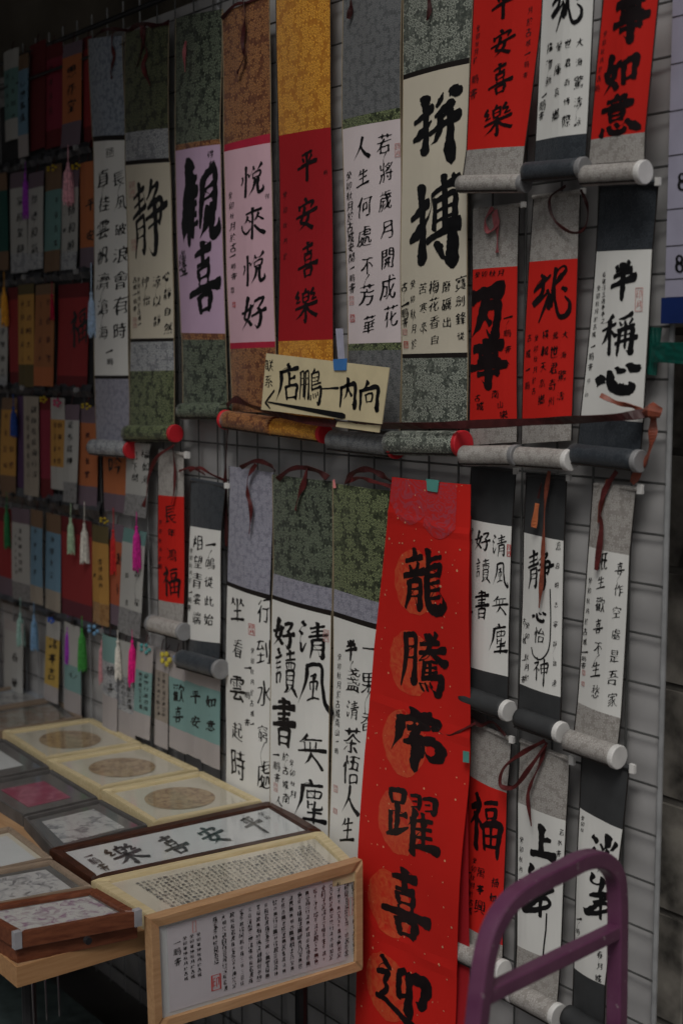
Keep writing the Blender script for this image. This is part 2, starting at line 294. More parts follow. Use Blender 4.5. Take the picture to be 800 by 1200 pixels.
S('清', '14 4 8,22 12 8|2 30 6,10 36 8|6 62 6,10 84 8,26 60 3|40 18 5,62 12 7,86 6 5|44 28 4,62 23 6,82 19 4|34 42 5,62 35 8,96 28 6|64 0 8,64 20 8,63 38 6|46 50 7,46 72 7,40 96 4|46 50 5,66 45 7,82 46 8,82 72 8,80 92 9,72 90 4|48 62 3,78 58 5|48 75 3,78 71 5')
S('風', '30 8 7,26 40 8,2 88 4|28 8 6,52 2 7,70 6 8,72 40 8,82 78 9,100 92 9,98 74 3|40 28 4,54 22 6,52 32 4|38 42 4,40 54 5|38 40 4,58 36 6,56 52 5|48 26 5,48 50 6,46 72 5|30 78 4,48 70 6,64 70 4')
S('無', '36 0 7,24 14 7,8 26 4|30 16 5,56 10 7,84 6 5|26 24 5,28 46 6|46 20 5,46 44 6|66 16 5,64 42 6|2 54 5,40 44 9,98 34 8|50 52 7,40 72 7,26 88 4|52 56 6,72 74 8,86 92 8')
S('塵', '52 0 8,56 7 8|26 18 6,54 12 8,88 6 6|28 18 8,22 52 8,0 96 4|42 26 5,42 44 6|66 20 5,64 40 5|42 28 4,60 24 6,84 22 6,80 36 5|40 44 4,60 40 5,80 37 4|44 52 6,44 68 6|44 60 4,58 56 5|66 48 6,64 66 7,84 62 7,86 54 3|42 80 5,62 75 7,84 72 5|62 68 8,62 80 8,60 94 7|28 98 6,58 93 9,96 90 8')
S('好', '28 4 9,20 34 9,12 60 8,26 68 8,42 82 9|42 26 8,30 60 8,0 94 4|0 46 6,22 40 9,50 28 6|56 16 6,74 10 8,90 10 8,78 28 7,70 36 5|70 36 7,80 52 9,78 78 10,68 92 8,58 84 3|44 58 6,70 50 9,100 42 8')
S('讀', '16 2 8,20 10 8|2 24 5,18 20 7,32 14 5|6 36 4,26 30 5|6 47 4,26 42 5|8 60 6,8 80 6|8 60 4,26 56 6,22 78 5|54 10 5,70 6 7,90 2 5|70 0 7,71 12 7,70 20 5|50 24 4,72 20 6,94 16 4|52 30 5,56 40 5|52 30 4,74 26 5,92 28 6,88 40 4|66 30 4,66 38 4|76 28 4,76 37 4|54 48 6,54 64 6,54 80 6|54 48 4,74 44 6,88 46 7,86 64 6,84 80 6|56 58 3,84 55 4|56 68 3,84 66 4|56 79 3,84 77 4|62 84 6,54 92 6,44 98 3|78 82 6,92 92 8,98 98 6')
S('書', '26 8 5,48 5 8,74 4 8,72 16 7|2 24 6,40 18 9,96 12 8|24 34 5,50 30 7,76 27 6|50 0 9,51 30 9,50 60 8|26 44 5,50 41 7,72 39 5|4 58 6,46 52 10,98 46 8|30 66 7,31 84 8,32 99 7|30 66 5,54 62 7,74 63 9,72 82 8,68 97 8|34 80 4,68 78 6|34 94 4,68 92 6')
S('平', '26 14 6,50 10 9,76 8 7|28 24 7,34 34 9|74 20 8,64 34 7|2 54 7,44 47 11,98 42 9|50 10 9,52 50 11,50 98 10')
S('安', '46 0 9,52 9 10|14 20 7,16 32 9|16 24 6,50 17 8,84 14 10,74 30 6|44 28 9,34 54 9,22 72 9,48 80 9,80 98 10|64 46 9,52 74 9,14 98 5|0 56 6,40 50 10,100 40 8')
S('樂', '50 0 8,44 8 7|36 12 7,36 24 8,38 40 6|36 14 5,52 10 7,62 12 8,60 36 6|38 25 4,58 22 5|38 38 4,58 35 5|14 6 7,4 20 8,18 22 7,6 38 5,24 34 5|82 2 7,72 16 8,88 18 7,76 34 5,94 30 6|2 56 6,40 51 10,98 44 8|50 42 9,51 70 9,50 96 10,42 92 5|44 60 7,26 76 7,2 88 4|56 58 7,74 72 9,98 84 9')
S('悦', '22 0 8,23 50 9,22 98 9|6 30 7,8 42 7,2 54 6|32 24 6,38 34 7|56 4 6,60 14 7|92 0 8,84 8 7,74 18 5|54 28 5,56 44 6|54 28 4,74 22 7,88 24 8,84 40 6|56 42 4,84 38 5|66 46 8,58 74 8,38 98 4|78 44 8,76 72 9,82 92 10,98 86 9,98 72 4')
S('來', '20 18 5,48 12 8,84 6 7|30 26 7,24 40 6,14 46 4|30 34 5,42 44 6|74 18 7,66 34 6,58 42 4|72 28 5,88 38 7|50 0 8,51 40 8,50 98 8|2 52 6,6 68 8,24 80 8,44 66 4|60 56 6,76 72 9,98 84 10')
S('上', '46 4 14,44 44 14,42 86 13|48 42 8,68 34 13,82 34 8|2 92 12,40 86 15,98 80 14')
S('神', '20 0 7,26 8 8|4 24 5,18 20 7,32 16 7,22 32 6,2 52 4|20 38 7,21 60 8,20 88 7|28 42 5,36 50 6|48 26 7,50 44 7,52 60 6|48 26 5,68 20 7,90 18 9,88 38 7,84 56 6|52 40 4,84 35 5|54 56 4,84 50 5|68 2 7,69 50 8,66 100 8')
S('店', '50 0 9,56 8 9|20 22 7,50 15 9,90 8 8|22 20 9,20 56 9,0 98 5|54 22 8,55 40 8,54 54 7|56 38 5,76 32 8|40 60 7,42 76 8,44 92 7|40 60 6,64 54 7,86 54 9,82 72 8,80 90 7|44 88 5,80 84 7')
S('鵬', '6 10 6,6 44 7,0 88 4|6 10 4,14 7 6,20 9 6,20 50 7,18 80 7|8 28 3,18 26 4|8 46 3,18 44 4|28 8 6,28 44 7,24 84 5|28 8 4,36 5 6,42 7 6,42 50 7,40 84 8,36 80 3|30 26 3,40 24 4|30 44 3,40 42 4|70 0 7,60 10 5|56 12 6,56 34 6,56 56 6|56 14 4,74 8 6,88 8 7,84 34 5|58 24 3,84 20 4|58 35 3,84 31 4|56 46 4,76 41 6,96 36 5|56 58 5,76 53 6,96 50 9,94 76 9,86 98 9,78 92 4|52 74 5,50 88 6|62 70 5,64 80 5|72 68 5,74 77 5|82 64 5,84 73 5')
S('一', '4 58 9,40 52 12,96 44 13')
S('內', '16 30 9,14 60 10,8 96 7|16 32 7,48 22 9,86 18 12,86 56 11,84 92 13,74 86 5|52 0 10,48 30 9,40 56 8,26 70 4|52 34 7,68 56 9')
S('向', '46 0 10,38 12 9,26 24 5|10 32 9,10 64 10,6 98 7|10 34 7,46 24 10,90 18 12,88 58 11,86 92 13,76 88 5|34 46 7,36 58 7,38 72 6|34 46 5,52 40 7,66 42 8,62 66 6|38 70 4,62 66 6')
S('坐', '20 6 9,14 20 8,0 34 4|22 16 6,32 28 7|78 2 9,72 16 8,60 30 4|78 14 6,94 26 8|50 4 9,50 40 9,50 88 8|26 56 6,50 52 8,76 48 6|4 94 7,46 87 10,96 84 8')
S('雲', '24 6 6,50 3 9,78 2 6|10 18 6,6 30 8|10 20 5,50 14 7,92 12 10,82 28 5|50 4 8,50 24 8,49 42 7|24 26 5,32 32 6|24 38 5,32 43 6|66 22 5,76 27 6|64 34 5,74 39 6|22 54 6,50 50 8,76 47 6|0 70 7,44 64 10,98 58 8|46 68 8,32 84 8,26 94 8,58 90 8,78 88 6|70 78 8,86 96 9')
S('人', '48 4 9,38 44 9,2 94 4|44 46 7,66 72 10,98 94 11')
S('生', '30 4 8,22 20 8,6 34 4|26 26 6,52 20 8,84 14 6|20 54 5,50 48 8,80 44 6|52 0 9,52 46 9,51 90 8|0 96 7,46 89 10,98 84 9')
S('竜', '22 10 6,30 16 8|2 38 6,20 28 9,44 16 6|30 22 7,24 46 8,2 62 10,22 56 7,44 44 6,34 70 7,18 98 4|40 40 6,46 52 8,44 74 8|62 2 7,56 34 8,52 64 8|56 34 5,74 20 8,88 8 7,82 0 5,66 8 5,60 30 6,62 64 7,74 92 8,94 88 9,98 70 7,86 56 4|80 40 7,88 44 8')
S('岸', '30 0 9,24 16 8,40 20 6,62 8 7|56 0 8,52 24 10,40 44 6|20 52 6,44 44 10,78 34 9,60 50 7,30 66 6|4 92 4,24 84 9,44 66 8,66 58 8,72 70 7,50 84 8,14 98 9,4 88 5|52 40 8,51 70 8,50 100 7')
S('淡', '6 10 9,20 20 11|0 48 5,12 40 9,4 64 6|30 62 6,14 90 5|62 0 12,58 20 13,46 34 8|34 24 7,44 36 9|88 12 8,76 28 8,66 34 5|60 34 8,46 66 10,24 96 6|56 56 7,76 78 12,98 94 9')
GC = {}
def glyph_strokes(ch, seed, fat=1.0):
    """brush strokes: pressed start, lean middle, tapering or pressed end, hairline links between some strokes"""
    rg = random.Random((ord(ch) * 31 + seed * 7) & 0xffff); V = []; F = []
    def ribbon2(pts, widths, tipa, tipb):
        m = len(pts); L = []; Rr = []; ph = rg.random() * 9
        for i, p in enumerate(pts):
            t = pts[min(i + 1, m - 1)][:2] - pts[max(i - 1, 0)][:2]; t = t / (np.linalg.norm(t) + 1e-9); nn = np.array([-t[1], t[0]]); wd = widths[i]
            L.append(p[:2] + nn * wd * (1 + .12 * math.sin(i * .9 + ph) + rg.uniform(-.07, .07))); Rr.append(p[:2] - nn * wd * (1 + rg.uniform(-.10, .12)))
        n = len(V); V.extend(tuple(a) for a in L); V.extend(tuple(a) for a in Rr)
        for i in range(m - 1): F.append((n + i, n + m + i, n + m + i + 1, n + i + 1))
        for i, k in ((0, tipa), (m - 1, tipb)):
            p = pts[i]; q = pts[1 if i == 0 else m - 2]; t = p[:2] - q[:2]; t = t / (np.linalg.norm(t) + 1e-9); a0 = np.array(L[i]); b0 = np.array(Rr[i]); wd = np.linalg.norm(a0 - b0) / 2
            sk = .35 * wd * np.array([-t[1], t[0]])
            arc = [a0 * (1 + math.cos(a)) / 2 + b0 * (1 - math.cos(a)) / 2 + t * wd * k * math.sin(a) + sk * math.sin(a) for a in (.78, 1.57, 2.36)]
            kx = len(V); V.extend(tuple(a) for a in arc); F.append((n + i, kx, kx + 1, kx + 2, n + m + i))
    last = None
    for st in STROKES[ch]:
        raw = [(x / 100, 1 - y / 100, w_ / 100) for x, y, w_ in st]
        pts = catmull(raw, 8); m = len(pts); d = pts[-1][:2] - pts[0][:2]; ln_ = np.linalg.norm(d); wmax = max(p[2] for p in raw)
        k = min(1, ln_ / .28); W = []
        down_left = d[0] < -.12 and d[1] < -.1; horiz = abs(d[1]) < abs(d[0]) * .5 and d[0] > 0
        for i, p in enumerate(pts):
            t = i / max(1, m - 1); base = fat * max(p[2], .004) * .62 * (max(p[2], .012) / .08) ** .75
            if down_left: f = 1.3 - .55 * t - .65 * k * t ** 2.5
            elif horiz: f = 1 + k * (.18 * math.exp(-(t / .12) ** 2) - .30 * math.sin(math.pi * t) + .26 * math.exp(-((t - .93) / .12) ** 2))
            else: f = 1 + k * (.30 * math.exp(-(t / .16) ** 2) - .16 * math.sin(math.pi * t) + .05 * t)
            W.append(base * max(.18, f))
        if last is not None:
            g = pts[0][:2] - last[:2]; gl = np.linalg.norm(g)
            if .05 < gl < .42 and rg.random() < .42:
                mid = (pts[0] + last) / 2; mid = mid + np.array([.10 * g[1], -.10 * g[0], 0]) * 1.2
                lp = catmull([last, mid, pts[0]], 4); ww = min(.012, wmax * .16)
                ribbon2(lp, [ww * (1.5 - 1.1 * math.sin(math.pi * q / (len(lp) - 1))) for q in range(len(lp))], .5, .5)
        ribbon2(pts, W, rg.uniform(.3, .8), 2.2 if (down_left or (not horiz and rg.random() < .25)) else rg.uniform(.4, .9)); last = pts[-1]
    return np.array(V), F
_tc = bpy.data.curves.new('tmp_text', 'FONT'); _to = bpy.data.objects.new('tmp_text', _tc); col.objects.link(_to)
_pc = bpy.data.curves.new('tmp_poly', 'CURVE'); _pc.dimensions = '2D'; _pc.fill_mode = 'BOTH'; _po = bpy.data.objects.new('tmp_poly', _pc); col.objects.link(_po)
def loops_of(me):
    cnt = {}
    for p in me.polygons:
        vs = list(p.vertices)
        for i in range(len(vs)):
            a, b = vs[i], vs[(i + 1) % len(vs)]; cnt[(a, b)] = 1
    nxt = {a: b for (a, b) in cnt if (b, a) not in cnt}
    out = []
    while nxt:
        s = next(iter(nxt)); lp = [s]; c = nxt.pop(s)
        while c != s and c in nxt: lp.append(c); c = nxt.pop(c)
        if len(lp) > 2: out.append(lp)
    return out
def glyph_font(ch, seed, bold=0, rag=.02, step=.035):
    _tc.body = ch; _tc.resolution_u = 3; _tc.offset = 0
    bpy.context.view_layer.update()
    dg = bpy.context.evaluated_depsgraph_get(); me = bpy.data.meshes.new_from_object(_to.evaluated_get(dg))
    bm = bmesh.new(); bm.from_mesh(me); bmesh.ops.remove_doubles(bm, verts=bm.verts, dist=1e-5); bm.to_mesh(me); bm.free()
    co = np.array([v.co[:2] for v in me.vertices]); lps = loops_of(me); bpy.data.meshes.remove(me)
    sp_ = mn; ox = seed * 3.7 + ord(ch) % 97
    for s in list(_pc.splines): _pc.splines.remove(s)
    for lp in lps:
        P = co[lp]; Q = []
        for i in range(len(P)):
            a, b = P[i], P[(i + 1) % len(P)]; k = max(1, int(np.linalg.norm(b - a) / step))
            for j in range(k): Q.append(a + (b - a) * j / k)
        Q = np.array(Q)
        for _ in range(2): Q = .25 * np.roll(Q, 1, 0) + .5 * Q + .25 * np.roll(Q, -1, 0)
        T = np.roll(Q, -1, 0) - np.roll(Q, 1, 0); T /= (np.linalg.norm(T, axis=1)[:, None] + 1e-9)
        area = .5 * np.sum(Q[:, 0] * np.roll(Q[:, 1], -1) - np.roll(Q[:, 0], -1) * Q[:, 1])
        N = np.stack([T[:, 1], -T[:, 0]], 1)     # outward for ccw outer loops, inward into the ink for holes
        out = []
        for p, nn in zip(Q, N):
            th = noise1(p[0] * 3.4 + ox, p[1] * 3.4, seed) ; th2 = noise1(p[0] * 14 + ox, p[1] * 14, seed + 5)
            d = bold + .012 * nn[0] * nn[0] - .014 * nn[1] * nn[1] + rag * 1.35 * th + rag * .45 * th2; d = max(d, -.016)
            wv = np.array([noise1(p[0] * 2.2 + ox, p[1] * 2.2, 11), noise1(p[0] * 2.2 + ox, p[1] * 2.2, 23)]) * .09
            out.append(p + nn * d + wv)
        s = _pc.splines.new('POLY'); s.points.add(len(out) - 1)
        for i, p in enumerate(out): s.points[i].co = (p[0], p[1], 0, 1)
        s.use_cyclic_u = True
    _pc.update_tag(); bpy.context.view_layer.update()
    dg = bpy.context.evaluated_depsgraph_get(); me = bpy.data.meshes.new_from_object(_po.evaluated_get(dg))
    V = np.array([v.co[:2] for v in me.vertices]); F = [tuple(p.vertices) for p in me.polygons]; bpy.data.meshes.remove(me)
    if len(V) == 0: return co * 1.0, []
    V[:, 1] += .12        # em box roughly 0..1
    return V, F
def noise1(x, y, z): return mn.noise(Vector((x, y, z * 1.37)))
def glyph(ch, seed=0, hand=True, bold=0, rag=.02, step=.045, fat=1.0):
    k = (ch, seed, hand, bold, step, fat)
    if k not in GC:
        V, F = glyph_strokes(ch, seed, fat) if (hand and ch in STROKES) else glyph_font(ch, seed, bold, rag, step)
        mn_, mx_ = V.min(0), V.max(0); s = mx_ - mn_
        if ch in '一二三人上下小不心風大11':     # keep natural proportion
            V = V - .5
        else: V = (V - (mn_ + mx_) / 2) / np.maximum(s, .3)
        GC[k] = (V, F)
    return GC[k]
class Ink:
    """glyphs laid on a surface: fn(a,b) -> 3D point, a/b metres to the right / up on the surface"""
    def __init__(s, fn): s.fn = fn; s.v = []; s.f = []; s.k = 0
    def put(s, ch, a, b, w_, h_, slant=0.0, rise=.10, rot=0, **kw):
        V, F = glyph(ch, **kw); n = len(s.v); s.k += 1
        ca, sa = math.cos(rot), math.sin(rot); e = .00001 * (s.k % 9)
        for x, y in V:
            x2 = x + slant * y; y2 = y + rise * x
            X = x2 * w_ * ca - y2 * h_ * sa; Y = x2 * w_ * sa + y2 * h_ * ca
            s.v.append(s.fn(a + X, b + Y, e))
        s.f += [tuple(i + n for i in q) for q in F]
    def link(s, p0, p1, t):       # hairline between two characters
        mid = ((p0[0] + p1[0]) / 2 + (p1[1] - p0[1]) * .16, (p0[1] + p1[1]) / 2)
        q = catmull([p0, mid, p1], 4); m = len(q)
        for i in range(m - 1):
            d = q[i + 1] - q[i]; d /= np.linalg.norm(d) + 1e-12; nn = np.array([-d[1], d[0]])
            w0, w1 = (t * (1.3 - math.sin(math.pi * k / (m - 1))) for k in (i, i + 1)); n = len(s.v)
            s.v += [s.fn(*(a), 0) for a in (q[i] - nn * w0, q[i + 1] - nn * w1, q[i + 1] + nn * w1, q[i] + nn * w0)]; s.f.append((n, n + 1, n + 2, n + 3))
    def rect(s, a, b, w_, h_, t):        # hollow square (seal border)
        for (x0, x1, y0, y1) in ((-w_/2, w_/2, h_/2 - t, h_/2), (-w_/2, w_/2, -h_/2, -h_/2 + t), (-w_/2, -w_/2 + t, -h_/2 + t, h_/2 - t), (w_/2 - t, w_/2, -h_/2 + t, h_/2 - t)):
            n = len(s.v); s.v += [s.fn(a + x, b + y, .0001) for x, y in ((x0, y0), (x1, y0), (x1, y1), (x0, y1))]; s.f.append((n, n + 1, n + 2, n + 3))
    def obj(s, name, mat, parent, **k):
        if s.k > 1 and 'kind' not in k: k['kind'] = 'stuff'
        if s.v: return mesh_obj(name, s.v, s.f, mat, parent, **k)

#TESTCUT
# ------------------------------------------------------------------ the setting
def quad_sheet(name, a, b, c, d, mat, parent=None, n=1, **k):
    return mesh_obj(name, [a, b, c, d], [(0, 1, 2, 3)], mat, parent, **k)
GROUND = solid('pavement', (.10, .098, .095), .85, var=.35, scale=3, bump=.3)
mesh_obj('ground', [(-60, -60, 0), (60, -60, 0), (60, 60, 0), (-60, 60, 0)], [(0, 1, 2, 3)], GROUND, kind='structure')
BACKW = solid('dark_plaster', (.30, .26, .21), .9, var=.5, scale=2, bump=.5)
o = G().box((-11, .75, 0), (-1.9, .95, 4.2)).obj('back_wall', BACKW); o['label'] = 'dark plaster shop wall seen above the wire grid at top left'; o['category'] = 'wall'
# concrete block wall behind the right edge
BLK = solid('concrete_block', (.22, .205, .18), .95, var=.85, scale=15, bump=.9)
BLK2 = solid('concrete_block_pale', (.27, .25, .22), .95, var=.8, scale=12, bump=.9)
MORT = solid('mortar', (.17, .16, .145), .95, var=.3)
t = thing('block_wall', 'dark grey concrete block wall behind the right edge of the wire grid', 'wall', (-.9, .34, 0))
G().box((-1.88, .3195, 0), (2.2, .5, 3.2)).obj('mortar', MORT, t)
rb = random.Random(3)
for r in range(15):
    for c in range(4):
        x = -1.86 + c * .42 + (.21 if r % 2 else 0); z = .01 + r * .205; e = rb.uniform(0, .008)
        g = G(); x1, z1 = x + .411, z + .196
        fr = [(x + .004, .3165 - e * .4, z + .003), (x1 - .004, .3165 - e * .4 + rb.uniform(-.001, .001), z + .003), (x1 - .004, .3165 - e * .4, z1 - .003), (x + .004, .3165 - e * .4, z1 - .003)]
        bk = [(x, .330, z), (x1, .330, z), (x1, .330, z1), (x, .330, z1)]
        g.hexa(bk, fr).obj('block', BLK if rb.random() < .6 else BLK2, t)
g = G().box((.05, .312, 0), (2.2, .3194, 3.2)); g.obj('block_field', BLK, t, kind='stuff')

# wire grid panel
XE = -1.262; ZT = 2.37
t = thing('wire_grid', 'tall white wire mesh grid that all the scrolls hang from', 'display grid', (-3.2, 0, 0))
zz = .07
while zz < ZT:
    G().tube([(-6.4, 0, zz), (XE, 0, zz)], .0019, 6).obj('wire', WIREM, t); zz += .0750
xx = XE - .06
while xx > -5.6:
    G().tube([(xx, -.004, .03), (xx, -.004, ZT + .03)], .0019, 6).obj('wire', WIREM if xx > -2.7 else WIREW, t); xx -= .075
for x in (XE, -2.44, -3.62, -4.8):
    G().tube([(x, .004, 0), (x, .004, ZT + (.35 if x == XE else .06))], .0046, 10).obj('post', WIREW, t)
G().tube([(-6.4, -.006, ZT), (XE, -.006, ZT)], .006, 8).obj('top_rail', DARKM, t)
G().tube([(-6.4, -.02, 2.30), (-2.75, -.02, 2.30)], .004, 8).obj('hanging_rail', DARKM, t)
# white plastic sheeting behind the grid, puckered between the wires
SHEET = solid('white_sheeting', (.36, .355, .355), .4, var=.2, scale=5)
V = []; F = []; x0, x1, z0, z1 = -6.2, XE - .006, .02, 2.345; nx, nz = 340, 156
for i in range(nx + 1):
    for j in range(nz + 1):
        x = x0 + (x1 - x0) * i / nx; z = z0 + (z1 - z0) * j / nz
        b = .010 - .006 * abs(math.sin(math.pi * (z - .07) / .075)) ** .6 + .006 * noise1(x * 3, z * 2, 2) + .003 * noise1(x * 9, z * 8, 4)
        V.append((x, b + .006, z))
for i in range(nx):
    for j in range(nz):
        k = i * (nz + 1) + j; F.append((k, k + nz + 1, k + nz + 2, k + 1))
o = mesh_obj('backing_sheet', V, F, SHEET, smooth=True); o['label'] = 'off white plastic sheeting stretched behind the wire grid'; o['category'] = 'sheeting'
# dark sheet added behind the bookmarks to fill the gaps between rows
DARKBACK = solid('dark_backing', (.022, .022, .024), .6, var=.5, scale=12, bump=.4)
V = []; F = []; a0 = PY(-60, 0)[0]; a1 = PY(110, 0)[0]; z0 = 1.24; z1 = 2.26
for i in range(61):
    for j in range(21):
        x = a0 + (a1 - a0) * i / 60; z = z0 + (z1 - z0) * j / 20
        V.append((x, -.006 - .001 * math.sin(x * 40) - .001 * noise1(x * 9, z * 5, 3), z))
for i in range(60):
    for j in range(20): k = i * 21 + j; F.append((k, k + 21, k + 22, k + 1))
o = mesh_obj('dark_backing', V, F, DARKBACK, smooth=True); o['label'] = 'dark backing added behind the rows of small bookmarks at left'; o['category'] = 'cloth'
# unseen canopy over the stall, added and sized to shade the upper left
AWN = solid('shade_canvas', (.05, .055, .06), .8)
t = thing('shade_awning', 'unseen dark canvas canopy over the stall, added to shade the upper left', 'shade_awning', (-4.5, -.6, 2.9))
G().hexa([(-11, -2.4, 2.72), (-2.1, -1.7, 2.76), (-2.1, .75, 3.0), (-11, .75, 3.0)], [(-11, -2.4, 2.74), (-2.1, -1.7, 2.78), (-2.1, .75, 3.02), (-11, .75, 3.02)]).obj('canopy', AWN, t)
for x in (-10.9, -6.8, -2.2): G().tube([(x, -1.6, 2.74), (x, .7, 2.98)], .02).obj('rafter', DARKM, t)
# building across the lane
o = G().box((-9, -7.0, 0), (-3.6, -6.7, 6)).obj('lane_wall', solid('lane_plaster', (.12, .115, .11), .9)); o['label'] = 'grey wall of the building across the lane'; o['category'] = 'wall'

# ------------------------------------------------------------------ scrolls
SC = 0
def lerp(a, b, t): return a + (b - a) * t
class Surf:
    def __init__(s, rows, base, bulge=.003, ph=0.0, curl=0.0):
        s.base = base; s.bulge = bulge; s.ph = ph; s.curl = curl
        s.L = [PY(r[0], r[1], base) for r in rows]; s.R = [PY(r[2], r[3], base) for r in rows]
    def y(s, u, z):
        return -(s.base + s.bulge * math.sin(math.pi * min(1, max(0, u))) + .0028 * math.sin(z * 8 + s.ph) + s.curl * (2 * u - 1) ** 2 * (1 + .4 * math.sin(z * 5 + s.ph))
                 + .0026 * noise1(u * 2.2 + s.ph, z * 5, 1.0))
    def pt(s, k, v, u, e=0):
        L = lerp(s.L[k], s.L[k + 1], v); R = lerp(s.R[k], s.R[k + 1], v); p = lerp(L, R, u)
        return (p[0], s.y(u, p[2]) - e, p[2])
    def onxz(s, X, Z, e):
        zl = [p[2] for p in s.L][::-1]; xl = [p[0] for p in s.L][::-1]; xr = [p[0] for p in s.R][::-1]
        a = np.interp(Z, zl, xl); b = np.interp(Z, zl, xr)
        return (X, s.y((X - a) / (b - a), Z) - e, Z)
    def band(s, k, name, mat, parent, thick=.0012, e=0, nv=None, nu=8):
        h = abs(s.L[k][2] - s.L[k + 1][2]); nv = nv or max(1, int(h / .03)); V = []; F = []
        for sd in (0, 1):
            for j in range(nv + 1):
                for i in range(nu + 1):
                    p = s.pt(k, j / nv, i / nu, e - (thick if sd else 0)); V.append(p)
        n1 = (nu + 1) * (nv + 1)
        for j in range(nv):
            for i in range(nu):
                a = j * (nu + 1) + i; F.append((a, a + nu + 1, a + nu + 2, a + 1)); F.append((n1 + a, n1 + a + 1, n1 + a + nu + 2, n1 + a + nu + 1))
        ring = [i for i in range(nu + 1)] + [j * (nu + 1) + nu for j in range(1, nv + 1)] + [nv * (nu + 1) + i for i in range(nu - 1, -1, -1)] + [j * (nu + 1) for j in range(nv - 1, 0, -1)]
        for a, b in zip(ring, ring[1:] + ring[:1]): F.append((a, b, n1 + b, n1 + a))
        return mesh_obj(name, V, F, mat, parent, smooth=False)
def write(surf, parent, items, name='calligraphy', mat=INK, e0=.0006, label=None):
    big = [it for it in items if it[0] != 'c' and it[4] >= 24]; items = [it for it in items if not (it[0] != 'c' and it[4] >= 24)]
    for it in big:
        ik = Ink(lambda X, Z, e: surf.onxz(X, Z, e0 + e)); ch, x, y, w_, h_ = it[:5]; kw = dict(it[5]) if len(it) > 5 else {}
        p = PY(x, y, surf.base); ux, uz = unit(x, y, surf.base); rise = kw.pop('rise', .04); sl = kw.pop('slant', .0)
        ik.put(ch, p[0], p[2], w_ * ux, h_ * uz, slant=sl, rise=rise, **kw); ik.obj('character', mat, parent)
    ink = Ink(lambda X, Z, e: surf.onxz(X, Z, e0 + e))
    rr = random.Random(len(items) + 5)
    for it in items:
        if it[0] == 'c':               # column: text, x0,y0, x1,y1, w,h
            _, s, x0, y0, x1, y1, w_, h_ = it[:8]; kw = it[8] if len(it) > 8 else {}
            n = len(s); prev = None; rdr = h_ >= 9
            for i, ch in enumerate(s):
                if ch == ' ': continue
                t = i / max(1, n - 1); x = lerp(x0, x1, t) + rr.uniform(-.6, .6) * w_ * .12; y = lerp(y0, y1, t)
                p = PY(x, y, surf.base); ux, uz = unit(x, y, surf.base); q = dict(seed=rr.randrange(3)); q.update(kw)
                if h_ < 15: q['step'] = .09
                sc = rr.uniform(.72, 1.14) if rdr else rr.uniform(.85, 1.05)
                if prev is not None and rr.random() < (.22 if rdr else .12): ink.link((prev[0] + w_ * ux * .12, prev[1] - h_ * uz * .36), (p[0] - w_ * ux * .15, p[2] + h_ * uz * .34), w_ * ux * .022)
                prev = (p[0], p[2])
                ink.put(ch, p[0], p[2], w_ * ux * sc, h_ * uz * sc * rr.uniform(.9, 1.1), slant=rr.uniform(.02, .12), rise=rr.uniform(.08, .20), **q)
        else:
            ch, x, y, w_, h_ = it[:5]; kw = dict(it[5]) if len(it) > 5 else {}
            p = PY(x, y, surf.base); ux, uz = unit(x, y, surf.base)
            rise = kw.pop('rise', .04); sl = kw.pop('slant', .0)
            ink.put(ch, p[0], p[2], w_ * ux, h_ * uz, slant=sl, rise=rise, **kw)
    return ink.obj(name, mat, parent, label=label)
def seals(surf, parent, items):
    for (x, y, w_, h_, mat) in items:
        ink = Ink(lambda X, Z, e: surf.onxz(X, Z, .0009 + e)); p = PY(x, y, surf.base); ux, uz = unit(x, y, surf.base)
        ink.rect(p[0], p[2], w_ * ux, h_ * uz, .0011)
        if h_ > w_ * 1.4:
            ink.put('印', p[0], p[2] + h_ * uz * .22, w_ * ux * .7, h_ * uz * .36, rise=0, hand=False, step=.09)
            ink.put('月', p[0], p[2] - h_ * uz * .22, w_ * ux * .7, h_ * uz * .36, rise=0, hand=False, step=.09)
        else: ink.put('印', p[0], p[2], w_ * ux * .72, h_ * uz * .72, rise=0, hand=False, step=.09)
        ink.obj('seal_stamp', mat, parent)
def ribbon(parent, pts, wpx, off, mat=None, name='hanging_ribbon', twist=0.0):
    P = catmull([PY(x, y, off if len(q) < 1 else q[0]) for (x, y, *q) in pts], 7)
    r = unit(pts[0][0], pts[0][1])[1] * wpx / 2; m = len(P); V = []; F = []; rr = random.Random(int(pts[0][0] * 7 + pts[0][1]))
    ph = rr.random() * 6
    for i, p in enumerate(P):
        t = P[min(i + 1, m - 1)] - P[max(i - 1, 0)]; t /= np.linalg.norm(t) + 1e-9
        a = np.cross(t, [0, 1, 0]); a /= np.linalg.norm(a) + 1e-9; an = .7 * math.sin(i * .33 + ph) + twist
        b = np.cross(t, a); d = a * math.cos(an) + b * math.sin(an); nn = np.cross(t, d) * .0006; ww = r * (1 + .2 * math.sin(i * .7 + ph))
        V += [p + d * ww + nn, p - d * ww + nn, p - d * ww - nn, p + d * ww - nn]
    for i in range(m - 1):
        for k in range(4): F.append((4 * i + k, 4 * i + (k + 1) % 4, 4 * i + 4 + (k + 1) % 4, 4 * i + 4 + k))
    F += [(3, 2, 1, 0), (4 * m - 4, 4 * m - 3, 4 * m - 2, 4 * m - 1)]
    return mesh_obj(name, V, F, mat or RIB, parent, smooth=False)
def cyl_end(parent, c, ax, r, ln, mat, name='end_cap'):
    c = np.array(c); ax = np.array(ax)
    g = G(); g.tube([c, c + ax * ln * .15, c + ax * ln * .85, c + ax * ln], [r * .93, r, r, r * .93], 24); return g.obj(name, mat, parent)
